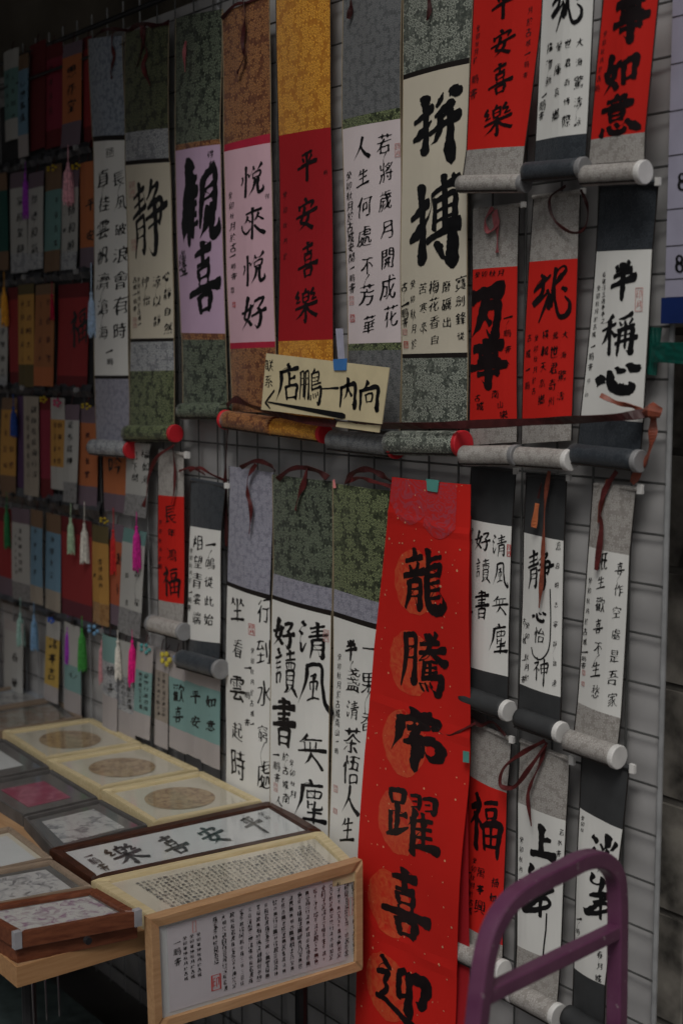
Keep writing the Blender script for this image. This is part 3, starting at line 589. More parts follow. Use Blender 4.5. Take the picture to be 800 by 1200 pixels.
def roller(parent, p0, p1, rpx, base, mat, capL=None, capR=None, capscale=1.05, edge=True):
    ux, uz = unit((p0[0] + p1[0]) / 2, (p0[1] + p1[1]) / 2, base); r = rpx * uz * .97
    a = PY(p0[0], p0[1], base + r); b = PY(p1[0], p1[1], base + r); d = (b - a); ln = np.linalg.norm(d); d /= ln
    n = 20; ns = 12; V = []; F = []; ph = p0[0]
    up = np.array([0, 0, 1.]); up -= d * up.dot(d); up /= np.linalg.norm(up); fw = np.cross(d, up)
    for i in range(ns + 1):
        c = a + d * ln * i / ns
        for k in range(n):
            th = 2 * math.pi * k / n; rr = r * (1 + .035 * noise1(i * .5 + ph, math.cos(th) * 1.3, math.sin(th) * 1.3))
            V.append(c + up * math.cos(th) * rr + fw * math.sin(th) * rr)
    for i in range(ns):
        for k in range(n): F.append((i * n + k, i * n + (k + 1) % n, (i + 1) * n + (k + 1) % n, (i + 1) * n + k))
    F += [tuple(range(n))[::-1], tuple(ns * n + k for k in range(n))]
    o = mesh_obj('roller', V, F, mat, parent)
    for p in o.data.polygons: p.use_smooth = len(p.vertices) == 4
    if capR: cyl_end(o, b - d * .001, d, r * capscale, .010, capR)
    if capL: cyl_end(o, a + d * .001, -d, r * capscale, .010, capL)
    if edge:
        s = 1 if fw[1] < 0 else -1
        q = [c - up * r * .80 + fw * s * r * .66 for c in (a, b)]
        G().tube(q, .0017, 5).obj('rolled_edge', BLKS, o)
    return o
def rod(parent, p0, p1, hpx, base, mat, cap=(5, 8)):
    ux, uz = unit(p1[0], p1[1]); a = PY(*p0, base + .003); b = PY(*p1, base + .003); r = hpx * uz / 2
    d = b - a; d /= np.linalg.norm(d)
    o = G().tube([a, b], r, 8).obj('top_rod', mat, parent)
    if cap:
        c = b; w_, h_ = cap[0] * ux * .8, cap[1] * uz * .9
        G().hexa([c + np.array(v) for v in ((0, -.003, -h_ / 2), (0, .003, -h_ / 2), (0, .003, h_ / 2), (0, -.003, h_ / 2))],
                 [c + np.array(v) for v in ((w_, -.0025, -h_ / 2.2), (w_, .0025, -h_ / 2.2), (w_, .0025, h_ / 2.2), (w_, -.0025, h_ / 2.2))]).obj('end_cap', CAPW, o)
def scroll(label, group, base, rows, bands, name='hanging_scroll', bulge=.005, curl=0.0, edgeline=None, trim=None):
    global SC; SC += 1
    c = PY((rows[-1][0] + rows[-1][2]) / 2, (rows[-1][1] + rows[-1][3]) / 2, base)
    t = thing(name, label, 'scroll', c, group); s = Surf(rows, base, bulge, SC * 1.7, curl)
    for k, (nm, mat) in enumerate(bands): s.band(k, nm, mat, t)
    trim = trim or (BLKS if len(rows) < 5 else solid('tan_edge', (.24, .19, .12), .7))
    for P_, u_ in ((s.L, 0), (s.R, 1)):
        line = []
        for k in range(len(P_) - 1):
            for q in range(8): z_ = lerp(P_[k], P_[k + 1], q / 8); line.append((z_[0], s.y(u_, z_[2]) - .0002, z_[2]))
        line.append((P_[-1][0], s.y(u_, P_[-1][2]) - .0002, P_[-1][2])); G().tube(line, .0011, 5).obj('edge_trim', trim, t)
    return t, s
H, ST, PA, FO = 'header_silk', 'border_strip', 'paper', 'footer_silk'
GA = 'large hanging scrolls in the top row'
SIG = '癸卯秋月於古城一鵬書'
# A1
t, s = scroll('white scroll with blue grey brocade and two columns of seven characters, leftmost large one', GA, .020,
    [(105, 46, 145, 42), (108, 160, 147, 158), (109, 166, 147, 164), (112, 440, 152, 440), (112, 444, 152, 444), (113, 520, 155, 520)],
    [(H, B_BLUEGR), (ST, BLKS), (PA, WHITE), (ST, BLKS), (FO, B_LAV)])
write(s, t, [('c', '長風破浪會有時', 140, 209, 143, 388, 15, 20), ('c', '直挂雲帆濟滄海', 122, 209, 124, 390, 15, 20), ('c', '一鵬', 131, 412, 132, 424, 9, 11)])
seals(s, t, [(131, 179, 8, 10, INKT)])
roller(t, (110, 524), (153, 527), 10, .016, B_SILVER, None, CAPR)
ribbon(t, [(110, 44, .022), (120, 36, .024), (132, 34, .026), (150, 36, .02)], 4, .024, RIBD); ribbon(t, [(133, 35), (131, 52), (134, 66), (130, 82), (131, 92)], 4, .030, RIB)
# A2
t, s = scroll('cream scroll on dark olive brocade with one single big character above small columns', GA, .023,
    [(147, 38, 199, 28), (148, 156, 199, 150), (148, 189, 199, 185), (148, 194, 200, 190), (152, 397, 204, 396), (152, 401, 204, 400), (152, 435, 205, 434), (153, 500, 206, 500)],
    [(H, B_OLIVE), (H, B_SILVER), (ST, BLKS), (PA, CREAMP), (ST, BLKS), (FO, B_SILVER), (FO, B_GREEN)])
write(s, t, [('静', 177, 256, 40, 92, dict(rise=.05)), ('c', '心靜自然', 195, 324, 197, 385, 9, 14), ('c', '涼以靜', 184, 330, 185, 376, 9, 14), ('c', '神怡', 171, 331, 172, 352, 9, 14)])
write(s, t, [('c', SIG[:8], 163, 328, 164, 380, 4, 7), ('c', '古城一鵬書', 158, 328, 158, 362, 5, 7)], 'inscription', INKT)
seals(s, t, [(157, 222, 8, 18, SEALF), (158, 287, 7, 12, SEALF), (158, 378, 5, 12, SEALF)])
roller(t, (150, 508), (204, 508), 10, .018, B_GREEN, None, CAPR)
ribbon(t, [(166, 30), (168, 48), (172, 62), (168, 78), (176, 100)], 5, .034, RIB); ribbon(t, [(170, 28), (168, 50), (161, 78)], 4, .032, RIBD)
ribbon(t, [(150, 36), (166, 28), (182, 30), (198, 26)], 5, .028, RIBD)
# A3
t, s = scroll('lilac scroll with two tall bold brush characters on deep green brocade', GA, .020,
    [(205, 22, 259, 10), (206, 170, 259, 163), (206, 177, 260, 169), (212, 390, 264, 391), (213, 398, 264, 398), (214, 482, 266, 482)],
    [(H, B_DGREEN), (ST, B_ORANGE), (PA, LILAC), (ST, B_ORANGE), (FO, B_DGREEN)])
write(s, t, [('觀', 237, 234, 46, 108, dict(fat=1.2, rise=.06)), ('喜', 242, 325, 36, 86, dict(fat=1.2, rise=.08))])
write(s, t, [('c', '得福', 250, 181, 251, 193, 8, 10), ('c', '禧緣心一', 215, 301, 217, 322, 10, 9), ('c', SIG[2:7], 218, 296, 219, 320, 6, 6)], 'inscription', INKT)
roller(t, (214, 482), (264, 482), 10, .016, B_DGREEN, None, None)
ribbon(t, [(218, 48), (216, 62), (217, 84)], 4, .030, RIBP)
# A4
t, s = scroll('pink scroll with four flowing characters in one column on orange brown brocade', GA, .025,
    [(260, 16, 316, -6), (262, 170, 316, 156), (262, 178, 316, 167), (270, 402, 324, 400), (270, 409, 324, 407), (272, 482, 327, 484)],
    [(H, B_ORANGE), (ST, REDS), (PA, PINK), (ST, REDS), (FO, B_ORANGE)])
write(s, t, [('悦', 297, 211, 26, 38, dict(rise=.1, seed=1)), ('來', 299, 262, 27, 38), ('悦', 301, 315, 25, 38, dict(rise=.14)), ('好', 301, 366, 28, 40, dict(rise=.1))])
write(s, t, [('c', SIG[:6], 271, 229, 275, 290, 7, 10), ('c', '一鵬書', 275, 300, 276, 324, 8, 9), ('得', 313, 230, 4, 6)], 'inscription', INKT)
seals(s, t, [(275, 340, 4, 6, INKT), (277, 357, 4, 6, SEAL)])
roller(t, (266, 492), (322, 500), 11.5, .022, B_ORANGE, CAPR, None)
ribbon(t, [(284, -8), (287, 20), (284, 50), (286, 66), (278, 86)], 5, .036, RIBD); ribbon(t, [(260, 22), (275, 6), (292, 2), (316, -10)], 4, .030, RIBD)
# A5
t, s = scroll('deep red scroll with four characters on gold brocade, left of the white gap', GA, .020,
    [(325, -25, 388, -48), (326, 159, 388, 149), (327, 400, 391, 398), (328, 492, 393, 492)],
    [(H, B_GOLD), (PA, DREDP), (FO, B_GOLD)])
write(s, t, [('平', 361, 195, 24, 36, dict(rise=.1)), ('安', 360, 251, 26, 40, dict(rise=.1)), ('喜', 362, 304, 24, 42, dict(rise=.1)), ('樂', 361, 358, 27, 42, dict(rise=.1))], mat=INKR)
write(s, t, [('c', SIG[:5], 333, 228, 334, 300, 6, 9), ('c', '鵬', 382, 202, 382, 204, 4, 6)], 'inscription', INKRT)
roller(t, (317, 500), (378, 508), 11, .020, B_GOLD, None, CAPR)
# A6
t, s = scroll('pinkish white scroll with two columns of seven characters on dark grey brocade', GA, .022,
    [(402, -25, 472, -52), (403, 141, 471, 126), (403, 152, 471, 139), (407, 403, 469, 401), (407, 411, 469, 410), (408, 505, 468, 505)],
    [(H, B_GREY), (ST, B_GREEN), (PA, PINKW), (ST, B_GREEN), (FO, B_GREY)])
write(s, t, [('c', '若將歲月開成花', 453, 168, 457, 370, 18, 29, dict(hand=True)), ('c', '人生何處不芳華', 428, 174, 432, 380, 19, 28)])
write(s, t, [('c', '癸卯秋月於古城安閒一鵬書', 411, 206, 413, 338, 8, 11)], 'inscription', INKT)
seals(s, t, [(412, 352, 6, 10, SEALF), (413, 373, 6, 9, SEAL), (467, 176, 6, 16, SEALF)])
roller(t, (390, 516), (462, 524), 13, .020, B_GREY, None, CAPR)
ribbon(t, [(409, -10), (411, 8), (408, 22)], 6, .032, RIBD)
# A7
t, s = scroll('cream scroll with two very large bold characters above five short columns', GA, .026,
    [(472, -10, 553, -40), (472, 88, 550, 67), (472, 94, 550, 74), (470, 415, 547, 413), (470, 420, 547, 419), (468, 503, 545, 500)],
    [(H, B_GGREY), (ST, BLKS), (PA, CREAMP), (ST, BLKS), (FO, B_GGREY)])
write(s, t, [('拼', 514, 152, 57, 92, dict(fat=1.2, rise=.06)), ('搏', 512, 263, 60, 112, dict(fat=1.2, rise=.06))])
write(s, t, [('c', '寶劍鋒從', 541, 332, 540, 394, 11, 15), ('c', '磨礪出', 526, 336, 525, 378, 11, 15), ('c', '梅花香自', 512, 336, 511, 398, 11, 15), ('c', '苦寒來', 498, 338, 498, 384, 10, 15), ('c', '癸卯秋月於', 486, 333, 486, 403, 7, 12), ('c', '古 一鵬書', 476, 336, 476, 378, 9, 12)], 'verse', INK)
seals(s, t, [(475, 389, 6, 7, SEALF), (476, 404, 6, 8, SEAL)])
roller(t, (458, 519), (539, 520), 15, .022, B_GGREY, None, CAPR)
ribbon(t, [(501, -12), (503, 10), (500, 24)], 5, .036, RIBD)

# ------------- row B
GB = 'short scrolls cut off by the top of the picture at right'
t, s = scroll('bright red scroll with four characters, left of the three at the top edge', GB, .050,
    [(554, -6, 636, -14), (546, 176, 614, 171), (541, 212, 611, 208)], [(PA, REDP), (FO, B_WHITE)])
write(s, t, [('平', 591, 6, 29, 34, dict(rise=.14)), ('安', 590, 50, 29, 32, dict(rise=.14)), ('喜', 587, 92, 29, 36, dict(rise=.14)), ('樂', 584, 141, 33, 38, dict(rise=.14))], mat=INKR)
write(s, t, [('c', SIG[:5], 560, 33, 556, 70, 5, 8), ('c', '鵬書', 556, 93, 554, 110, 8, 10), ('c', SIG[3:], 620, 12, 614, 88, 6, 9)], 'inscription', INKRT)
roller(t, (540, 216), (611, 215), 11, .050, B_WHITE, None, CAPG)
t, s = scroll('white scroll with a dragon character above five small columns and a navy silk foot', GB, .052,
    [(636, -8, 697, -12), (626, 165, 686, 156), (624, 192, 684, 188)], [(PA, WHITE), (FO, NAVY)])
write(s, t, [('竜', 666, 6, 38, 56, dict(rise=.08))])
write(s, t, [('c', '大海驚濤詠', 681, 50, 677, 143, 9, 14), ('c', '世君奇博際', 669, 52, 665, 142, 8, 12), ('c', '馨庫哀鄉', 658, 55, 653, 135, 9, 13), ('c', '描物新', 646, 56, 643, 95, 9, 13), ('c', '一鵬書', 637, 112, 634, 136, 8, 12)], 'verse', INK)
roller(t, (617, 202), (680, 197), 12.5, .050, NAVY, None, CAPG)
t, s = scroll('bright red scroll with three thick characters and a round white roller end', GB, .050,
    [(708, -8, 773, -12), (693, 164, 757, 155), (690, 193, 756, 188)], [(PA, REDP), (FO, B_WHITE)])
write(s, t, [('事', 742, 22, 43, 62, dict(fat=1.2, rise=.04)), ('如', 731, 83, 43, 46, dict(fat=1.2, rise=.1)), ('意', 728, 135, 50, 50, dict(fat=1.2, rise=.04))], mat=INKR)
write(s, t, [('c', SIG[:6], 711, 40, 704, 92, 5, 8), ('c', '鵬', 701, 104, 701, 105, 7, 9)], 'inscription', INKRT)
roller(t, (685, 206), (750, 202), 13, .048, B_WHITE, None, CAPW, 1.12)

# ------------- row C
GC_ = 'small scrolls in the second row at right'
t, s = scroll('narrow red scroll with two very thick black characters and a faded red ribbon', GC_, .020,
    [(555, 247, 610, 240), (555, 316, 608, 312), (549, 500, 605, 491), (548, 522, 604, 518)], [(H, B_WHITE), (PA, REDP), (FO, B_WHITE)])
write(s, t, [('万', 574, 368, 42, 74, dict(fat=1.2, rise=.05)), ('事', 574, 427, 46, 62, dict(fat=1.2, rise=.02))], mat=INKR)
write(s, t, [('c', '癸卯秋月', 562, 322, 590, 320, 8, 8), ('c', '一鵬書於', 598, 372, 596, 428, 9, 10), ('c', '古城', 560, 466, 564, 476, 9, 11), ('c', '南山樂', 583, 462, 592, 486, 8, 10)], 'inscription', INKR)
rod(t, (556, 246), (611, 240), 5, .020, B_WHITE)
roller(t, (544, 534), (602, 534), 12.5, .036, B_WHITE, None, CAPG)
ribbon(t, [(577, 243), (568, 258), (572, 272), (582, 262), (580, 246)], 5, .034, RIBP); ribbon(t, [(578, 250), (582, 270), (582, 296)], 6, .032, RIBP)
t, s = scroll('narrow red scroll with one cursive dragon character over four small columns', GC_, .022,
    [(624, 233, 680, 226), (620, 307, 678, 303), (613, 492, 671, 488), (612, 520, 670, 516)], [(H, B_WHITE), (PA, REDP), (FO, B_WHITE)])
write(s, t, [('竜', 648, 345, 46, 64, dict(rise=.08))], mat=INKR)
write(s, t, [('c', '大海驚濤', 664, 392, 660, 464, 8, 12), ('c', '龍世君奇州', 654, 393, 650, 470, 8, 13), ('c', '橫觀天高鄉', 643, 392, 638, 468, 8, 12), ('c', SIG[:6], 632, 396, 629, 458, 5, 8), ('c', '古城一鵬', 623, 396, 621, 452, 6, 9)], 'inscription', INKR)
rod(t, (624, 231), (681, 224), 5, .022, B_WHITE)
roller(t, (604, 535), (664, 539), 12.5, .032, B_WHITE, None, CAPW)
ribbon(t, [(662, 218), (644, 232), (648, 256), (668, 272), (684, 268), (688, 244), (680, 222)], 3.5, .036, RIBD)
t, s = scroll('white scroll with three bold characters in one column under navy silk', GC_, .022,
    [(702, 219, 769, 212), (697, 295, 762, 292), (681, 487, 754, 495), (678, 522, 751, 528)], [(H, NAVY), (PA, WHITE), (FO, NAVY)])
write(s, t, [('半', 731, 329, 30, 48, dict(fat=1.05, rise=.05)), ('稱', 726, 392, 42, 52, dict(fat=1.2, rise=.08)), ('心', 724, 443, 48, 38, dict(fat=1.2, rise=.06))])
write(s, t, [('c', '看破浮生過半半之', 708, 322, 706, 376, 5, 7), ('c', '癸卯秋月於古城', 701, 338, 695, 392, 5, 7), ('c', '一鵬書', 694, 406, 691, 430, 6, 9), ('c', '印印', 690, 446, 688, 463, 4, 5)], 'inscription', INKT)
seals(s, t, [(748, 351, 8, 28, SEALF)])
rod(t, (702, 217), (768, 213), 5, .022, NAVY, (6, 11))
roller(t, (672, 532), (745, 540), 13, .022, NAVY, None, CAPG)

# ------------- row D
GD = 'narrow scrolls with small columns in the third row at right'
t, s = scroll('white scroll with two columns of small characters, right beside the long red banner', GD, .020,
    [(552, 546, 603, 552), (549, 608, 600, 617), (544, 778, 596, 793), (543, 812, 595, 828)], [(H, CHAR), (PA, WHITE), (FO, CHAR)])
write(s, t, [('清', 587, 639, 15, 26), ('風', 588, 674, 16, 30), ('無', 588, 709, 17, 22), ('塵', 586, 748, 20, 36), ('好', 568, 633, 19, 24), ('讀', 569, 668, 17, 28), ('書', 568, 708, 17, 34)])
write(s, t, [('c', '癸卯秋月於古城', 554, 622, 551, 700, 6, 9), ('c', '一鵬書', 552, 717, 551, 738, 9, 12)], 'inscription', INKT)
seals(s, t, [(597, 645, 4, 14, SEAL), (552, 750, 4, 6, SEALF), (551, 763, 4, 5, SEALF)])
rod(t, (553, 546), (602, 552), 5, .020, CHAR)
roller(t, (545, 815), (592, 832), 12, .020, CHAR, None, CAPW, 1.05)
t, s = scroll('white scroll with one big character trailing a long tail, a brown cord hanging over it', GD, .022,
    [(616, 556, 663, 560), (612, 624, 660, 634), (608, 801, 658, 817), (607, 835, 657, 852)], [(H, CHAR), (PA, WHITE), (FO, CHAR)])
write(s, t, [('静', 634, 668, 32, 48, dict(rise=.1)), ('心', 633, 722, 17, 14), ('c', '怡', 634, 744, 634, 745, 14, 24), ('神', 636, 787, 18, 34)])
ink = Ink(lambda X, Z, e: s.onxz(X, Z, .0007 + e)); 
pts = catmull([(646, 690), (647, 730), (645, 760), (636, 772), (627, 768), (624, 758)], 6)
for q0, q1 in zip(pts, pts[1:]):
    a = PY(*q0, .022); b = PY(*q1, .022); d = b - a; d /= np.linalg.norm(d); nn = np.cross(d, [0, 1, 0]) * .0012; k = len(ink.v)
    ink.v += [ink.fn(p[0], p[2], 0) for p in (a - nn, a + nn, b + nn, b - nn)]; ink.f.append((k, k + 1, k + 2, k + 3))
ink.obj('brush_tail', INK, t)
write(s, t, [('c', '古城一書', 614, 728, 613, 796, 6, 9), ('c', '癸卯 秋月於', 618, 733, 618, 794, 6, 8), ('c', '澹泊明志寧靜致遠', 654, 640, 651, 800, 5, 9)], 'inscription', INKT)
rod(t, (617, 556), (664, 560), 5, .022, CHAR)
roller(t, (608, 841), (654, 857), 12, .022, CHAR, None, CAPW, 1.05)
ribbon(t, [(643, 552), (638, 590), (636, 640), (634, 680), (631, 712)], 5, .034, RIBB)
ribbon(t, [(634, 566), (630, 584)], 2.5, .034, RIBD); ribbon(t, [(629, 590), (625, 618)], 6, .036, solid('orange_tag', (.45, .13, .05), .5), 'tag')
t, s = scroll('white scroll with pale brocade header and two columns of characters, nearest the bare end pole', GD, .022,
    [(696, 566, 746, 571), (690, 640, 737, 651), (675, 823, 726, 842), (671, 860, 722, 880)], [(H, B_WHITE), (PA, WHITE), (FO, B_WHITE)])
write(s, t, [('c', '喜作空處是吾家', 727, 666, 717, 820, 11, 18), ('c', '祇生歡喜不生愁', 708, 657, 698, 810, 13, 21)])
write(s, t, [('c', '癸卯秋月於古城', 693, 680, 685, 752, 6, 9), ('c', '一鵬書', 685, 764, 683, 780, 8, 9)], 'inscription', INKT)
seals(s, t, [(684, 788, 4, 6, SEALF), (683, 801, 4, 5, SEALF)])
rod(t, (697, 568), (747, 573), 6, .022, B_WHITE, (7, 13))
roller(t, (666, 867), (720, 886), 13, .022, B_WHITE, None, CAPW, 1.1)
ribbon(t, [(722, 552), (708, 575), (702, 600), (704, 620), (698, 668)], 6, .036, RIB); ribbon(t, [(712, 562), (704, 590), (700, 612)], 5, .032, RIBB)

# ------------- row E
GE = 'narrow scrolls in the bottom row behind the purple handle'
t, s = scroll('red scroll with one fortune character, pale brocade header, left of the bottom row', GE, .020,
    [(551, 846, 598, 866), (549, 909, 592, 930), (541, 1080, 590, 1108), (540, 1118, 589, 1140)], [(H, B_WHITE), (PA, REDP), (FO, B_WHITE)])
write(s, t, [('福', 570, 967, 38, 70, dict(rise=-.06, fat=1.15))], mat=INKR)
write(s, t, [('c', '萬事興', 565, 1022, 564, 1062, 11, 15), ('c', SIG[:7], 557, 1008, 553, 1066, 6, 8), ('c', '一鵬書', 551, 1022, 549, 1045, 6, 8), ('c', '福如東海', 581, 1034, 578, 1086, 9, 13)], 'inscription', INKR)
rod(t, (552, 846), (597, 866), 5, .020, B_WHITE, (6, 9))
roller(t, (535, 1112), (586, 1136), 12, .020, B_WHITE, None, CAPW)
ribbon(t, [(548, 838), (562, 850), (576, 846), (592, 862)], 4, .034, RIBD); ribbon(t, [(556, 848), (540, 856), (526, 862), (514, 856)], 3, .054, RIB)
t, s = scroll('white scroll with thick ink characters and a looped maroon ribbon at its pale header', GE, .022,
    [(610, 868, 668, 892), (606, 940, 663, 962), (604, 1108, 655, 1128), (602, 1150, 652, 1176)], [(H, B_WHITE), (PA, WHITE), (FO, B_WHITE)])
write(s, t, [('上', 637, 988, 28, 38, dict(rise=0)), ('岸', 630, 1044, 40, 62)])
write(s, t, [('c', '癸卯秋月一書', 611, 984, 609, 1042, 6, 9), ('c', '若水書', 658, 975, 655, 1000, 5, 8)], 'inscription', INKT)
ink = Ink(lambda X, Z, e: s.onxz(X, Z, .0007 + e))
for q0, q1 in zip([(641, 1070), (640, 1090), (638, 1108)], [(640, 1090), (638, 1108), (637, 1122)]):
    a = PY(*q0, .022); b = PY(*q1, .022); nn = np.array([.0016, 0, 0]); k = len(ink.v)
    ink.v += [ink.fn(p[0], p[2], 0) for p in (a - nn, a + nn, b + nn, b - nn)]; ink.f.append((k, k + 1, k + 2, k + 3))
ink.obj('brush_tail', INK, t)
rod(t, (610, 868), (667, 890), 6, .022, B_WHITE, (7, 12))
roller(t, (604, 1163), (650, 1188), 13, .022, B_WHITE, CAPW, CAPW)
ribbon(t, [(638, 868), (612, 882), (590, 900), (586, 920), (602, 922), (620, 900), (640, 872)], 5, .040, RIB)
ribbon(t, [(640, 870), (632, 895), (622, 918), (618, 935), (622, 968)], 4, .036, RIB)
t, s = scroll('white scroll under charcoal silk with loose cursive characters, seen through the purple handle', GE, .022,
    [(682, 884, 737, 900), (680, 946, 731, 972), (672, 1134, 708, 1155), (670, 1180, 706, 1204)], [(H, CHAR), (PA, WHITE), (FO, CHAR)])
write(s, t, [('淡', 712, 1000, 34, 50), ('岸', 703, 1050, 34, 54, dict(rise=0))])
write(s, t, [('c', '癸卯秋', 685, 958, 684, 972, 5, 6), ('c', '一鵬書於', 680, 1076, 676, 1120, 7, 10), ('c', '春月城', 704, 1118, 702, 1146, 6, 9)], 'inscription', INK)
rod(t, (683, 884), (738, 900), 6, .022, CHAR, (7, 12))
roller(t, (664, 1190), (706, 1216), 13, .022, CHAR, None, CAPW)

# ------------- mid-left small ones
GM = 'small scrolls hanging between the bookmarks and the long white scrolls'
t, s = scroll('small red scroll with four characters and pale brocade ends, maroon ribbon draped over it', GM, .020,
    [(187, 528, 217, 532), (186, 580, 217, 582), (184, 703, 215, 708), (184, 728, 214, 740)], [(H, B_WHITE), (PA, REDP), (FO, B_WHITE)])
write(s, t, [('c', '長', 203, 602, 203, 603, 18, 26), ('c', '年', 203, 624, 203, 625, 10, 12), ('c', '鴻', 203, 650, 203, 651, 14, 20), ('福', 202, 682, 20, 36)], mat=INKR)
write(s, t, [('c', SIG[:5], 189, 612, 188, 655, 4, 7), ('c', '鵬', 188, 664, 188, 665, 5, 7)], 'inscription', INKR)
rod(t, (188, 528), (217, 533), 5, .020, B_WHITE, (6, 9)); roller(t, (180, 731), (214, 740), 10, .020, B_WHITE, CAPG, CAPG)
ribbon(t, [(204, 522), (184, 536), (174, 560), (172, 580), (168, 594)], 4, .046, RIB); ribbon(t, [(202, 520), (205, 550), (204, 576), (201, 590)], 3, .034, RIB)
ribbon(t, [(210, 552), (225, 548), (240, 556)], 3, .03, RIB)
t, s = scroll('small white scroll with two columns of five characters under dark navy silk', GM, .022,
    [(225, 562, 266, 568), (225, 616, 261, 622), (219, 748, 258, 754), (218, 770, 257, 777)], [(H, NAVY), (PA, WHITE), (FO, NAVY)])
write(s, t, [('c', '一鳴從此始', 250, 638, 247, 726, 12, 17), ('c', '相望青雲端', 236, 636, 233, 724, 12, 18)])
write(s, t, [('c', '癸卯秋月於', 227, 645, 225, 680, 4, 7), ('c', '一鵬書', 225, 694, 223, 712, 5, 8)], 'inscription', INKT)
rod(t, (225, 562), (264, 569), 5, .022, NAVY, (5, 7)); roller(t, (213, 772), (257, 784), 11, .022, NAVY, None, CAPG)
ribbon(t, [(222, 552), (234, 548), (248, 556), (262, 562)], 3, .03, RIB)

# ------------- long scrolls
GF = 'three long white scrolls standing behind the table corner'
t, s = scroll('long white scroll with lavender brocade header, left of the three long ones by the table', GF, .022,
    [(268, 546, 320, 554), (267, 681, 318, 697), (267, 686, 318, 703), (262, 1000, 317, 1050)], [(H, B_LAV), (ST, BLKS), (PA, WHITE)])
write(s, t, [('坐', 281, 714, 18, 28), ('c', '看', 282, 760, 282, 761, 15, 28), ('雲', 281, 806, 20, 30), ('c', '起', 280, 857, 281, 858, 18, 28), ('c', '時', 280, 896, 281, 897, 17, 28), ('c', '行到水窮處', 312, 716, 309, 908, 13, 28)])
write(s, t, [('c', '癸卯秋月於古城一', 300, 762, 298, 848, 4, 8), ('c', '一鵬書', 294, 782, 293, 846, 7, 10)], 'inscription', INKT)
seals(s, t, [(299, 737, 7, 13, SEAL)])
ribbon(t, [(282, 548), (300, 540), (318, 546), (322, 552)], 5, .034, RIBD); ribbon(t, [(300, 544), (291, 558), (290, 578), (294, 596), (292, 626)], 5, .034, RIB)
t, s = scroll('long white scroll with seven large flowing characters under green brocade header', GF, .026,
    [(319, 556, 390, 564), (319, 672, 388, 690), (318, 697, 388, 716), (318, 702, 387, 722), (317, 1000, 385, 1040)], [(H, B_DGREEN), (H, B_LAV), (ST, BLKS), (PA, WHITE)])
write(s, t, [('清', 368, 750, 32, 44, dict(fat=1.2)), ('風', 370, 806, 38, 58), ('無', 368, 880, 32, 40), ('塵', 366, 938, 36, 52), ('好', 334, 742, 28, 36, dict(fat=1.35)), ('讀', 337, 787, 28, 54, dict(fat=1.25)), ('書', 335, 846, 30, 58, dict(fat=1.25))])
write(s, t, [('c', '癸卯秋月', 345, 893, 346, 930, 7, 9), ('c', '於古城南', 337, 886, 338, 935, 8, 11), ('c', '一鵬書 人', 325, 884, 329, 938, 8, 11)], 'inscription', INK)
seals(s, t, [(382, 745, 6, 14, SEALF), (325, 922, 5, 10, SEALF)])
ribbon(t, [(325, 562), (340, 550), (356, 548), (372, 552), (384, 560)], 6, .036, RIBD); ribbon(t, [(360, 548), (356, 566), (350, 580), (346, 598)], 6, .036, RIB)
t, s = scroll('long white scroll partly covered by the left edge of the red banner', GF, .022,
    [(392, 566, 466, 576), (391, 690, 466, 712), (390, 716, 466, 738), (390, 722, 466, 745), (386, 1030, 460, 1074)], [(H, B_GREEN), (H, B_LAV), (ST, BLKS), (PA, WHITE)])
write(s, t, [('c', '半盞清茶悟人生', 413, 762, 411, 972, 20, 33), ('一', 435, 760, 18, 12), ('c', '果香', 433, 800, 430, 846, 16, 26)])
write(s, t, [('c', '癸卯秋月於古城南山一鵬', 397, 770, 394, 880, 5, 9)], 'inscription', INKT)
seals(s, t, [(394, 924, 5, 8, SEALF), (394, 950, 5, 6, SEALF)])
ribbon(t, [(404, 566), (414, 554), (430, 550), (446, 556), (458, 564)], 6, .036, RIBD)
ribbon(t, [(404, 566), (420, 560), (436, 564), (458, 570)], 4, .034, RIB)
ribbon(t, [(391, 562), (392, 572)], 3, .03, solid('pink_tape', (.6, .2, .2), .4), 'tape')

# ------------- the long red banner
def bn(x0, y0, x1, y1): return (x0, y0, x1, y1)
t = thing('red_banner', 'long bright red spring banner with one column of large characters over gold discs', 'banner', PY(480, 1180, .05))
rows = [(459, 559, 549, 568), (449, 640, 549, 655), (436, 760, 549, 790), (427, 880, 547, 920), (420, 1010, 540, 1055), (416, 1130, 531, 1180), (412, 1290, 520, 1345)]
s = Surf(rows, .056, .004, 2.0, -.001)
_s0 = s.y; FOLDS = [PY(450, yy, .056)[2] for yy in (600, 822, 1087)]
s.y = lambda u, z: _s0(u, z) - .006 * math.exp(-((z - .98 + .03 * u) / .012) ** 2) * 0 + .004 * math.sin(z * 13 + u * 2) * u * u - sum(.0016 * math.exp(-((z - zc + .02 * u) / .007) ** 2) for zc in FOLDS)
V = []; F = []; nu = 14; nvs = 12
for k in range(6):
    for j in range(nvs + (1 if k == 5 else 0)):
        for i in range(nu + 1): V.append(s.pt(k, j / nvs, i / nu))
n = 6 * nvs + 1
for j in range(n - 1):
    for i in range(nu): a = j * (nu + 1) + i; F.append((a, a + nu + 1, a + nu + 2, a + 1))
m0 = len(V); V += [(a, b + .0012, c) for a, b, c in V]; F += [tuple(m0 + q for q in f[::-1]) for f in F]
ring = list(range(nu + 1)) + [j * (nu + 1) + nu for j in range(1, n)] + [(n - 1) * (nu + 1) + i for i in range(nu - 1, -1, -1)] + [j * (nu + 1) for j in range(n - 2, 0, -1)]
F += [(a, b, m0 + b, m0 + a) for a, b in zip(ring, ring[1:] + ring[:1])]
mesh_obj('paper', V, F, BANR, t, smooth=False)
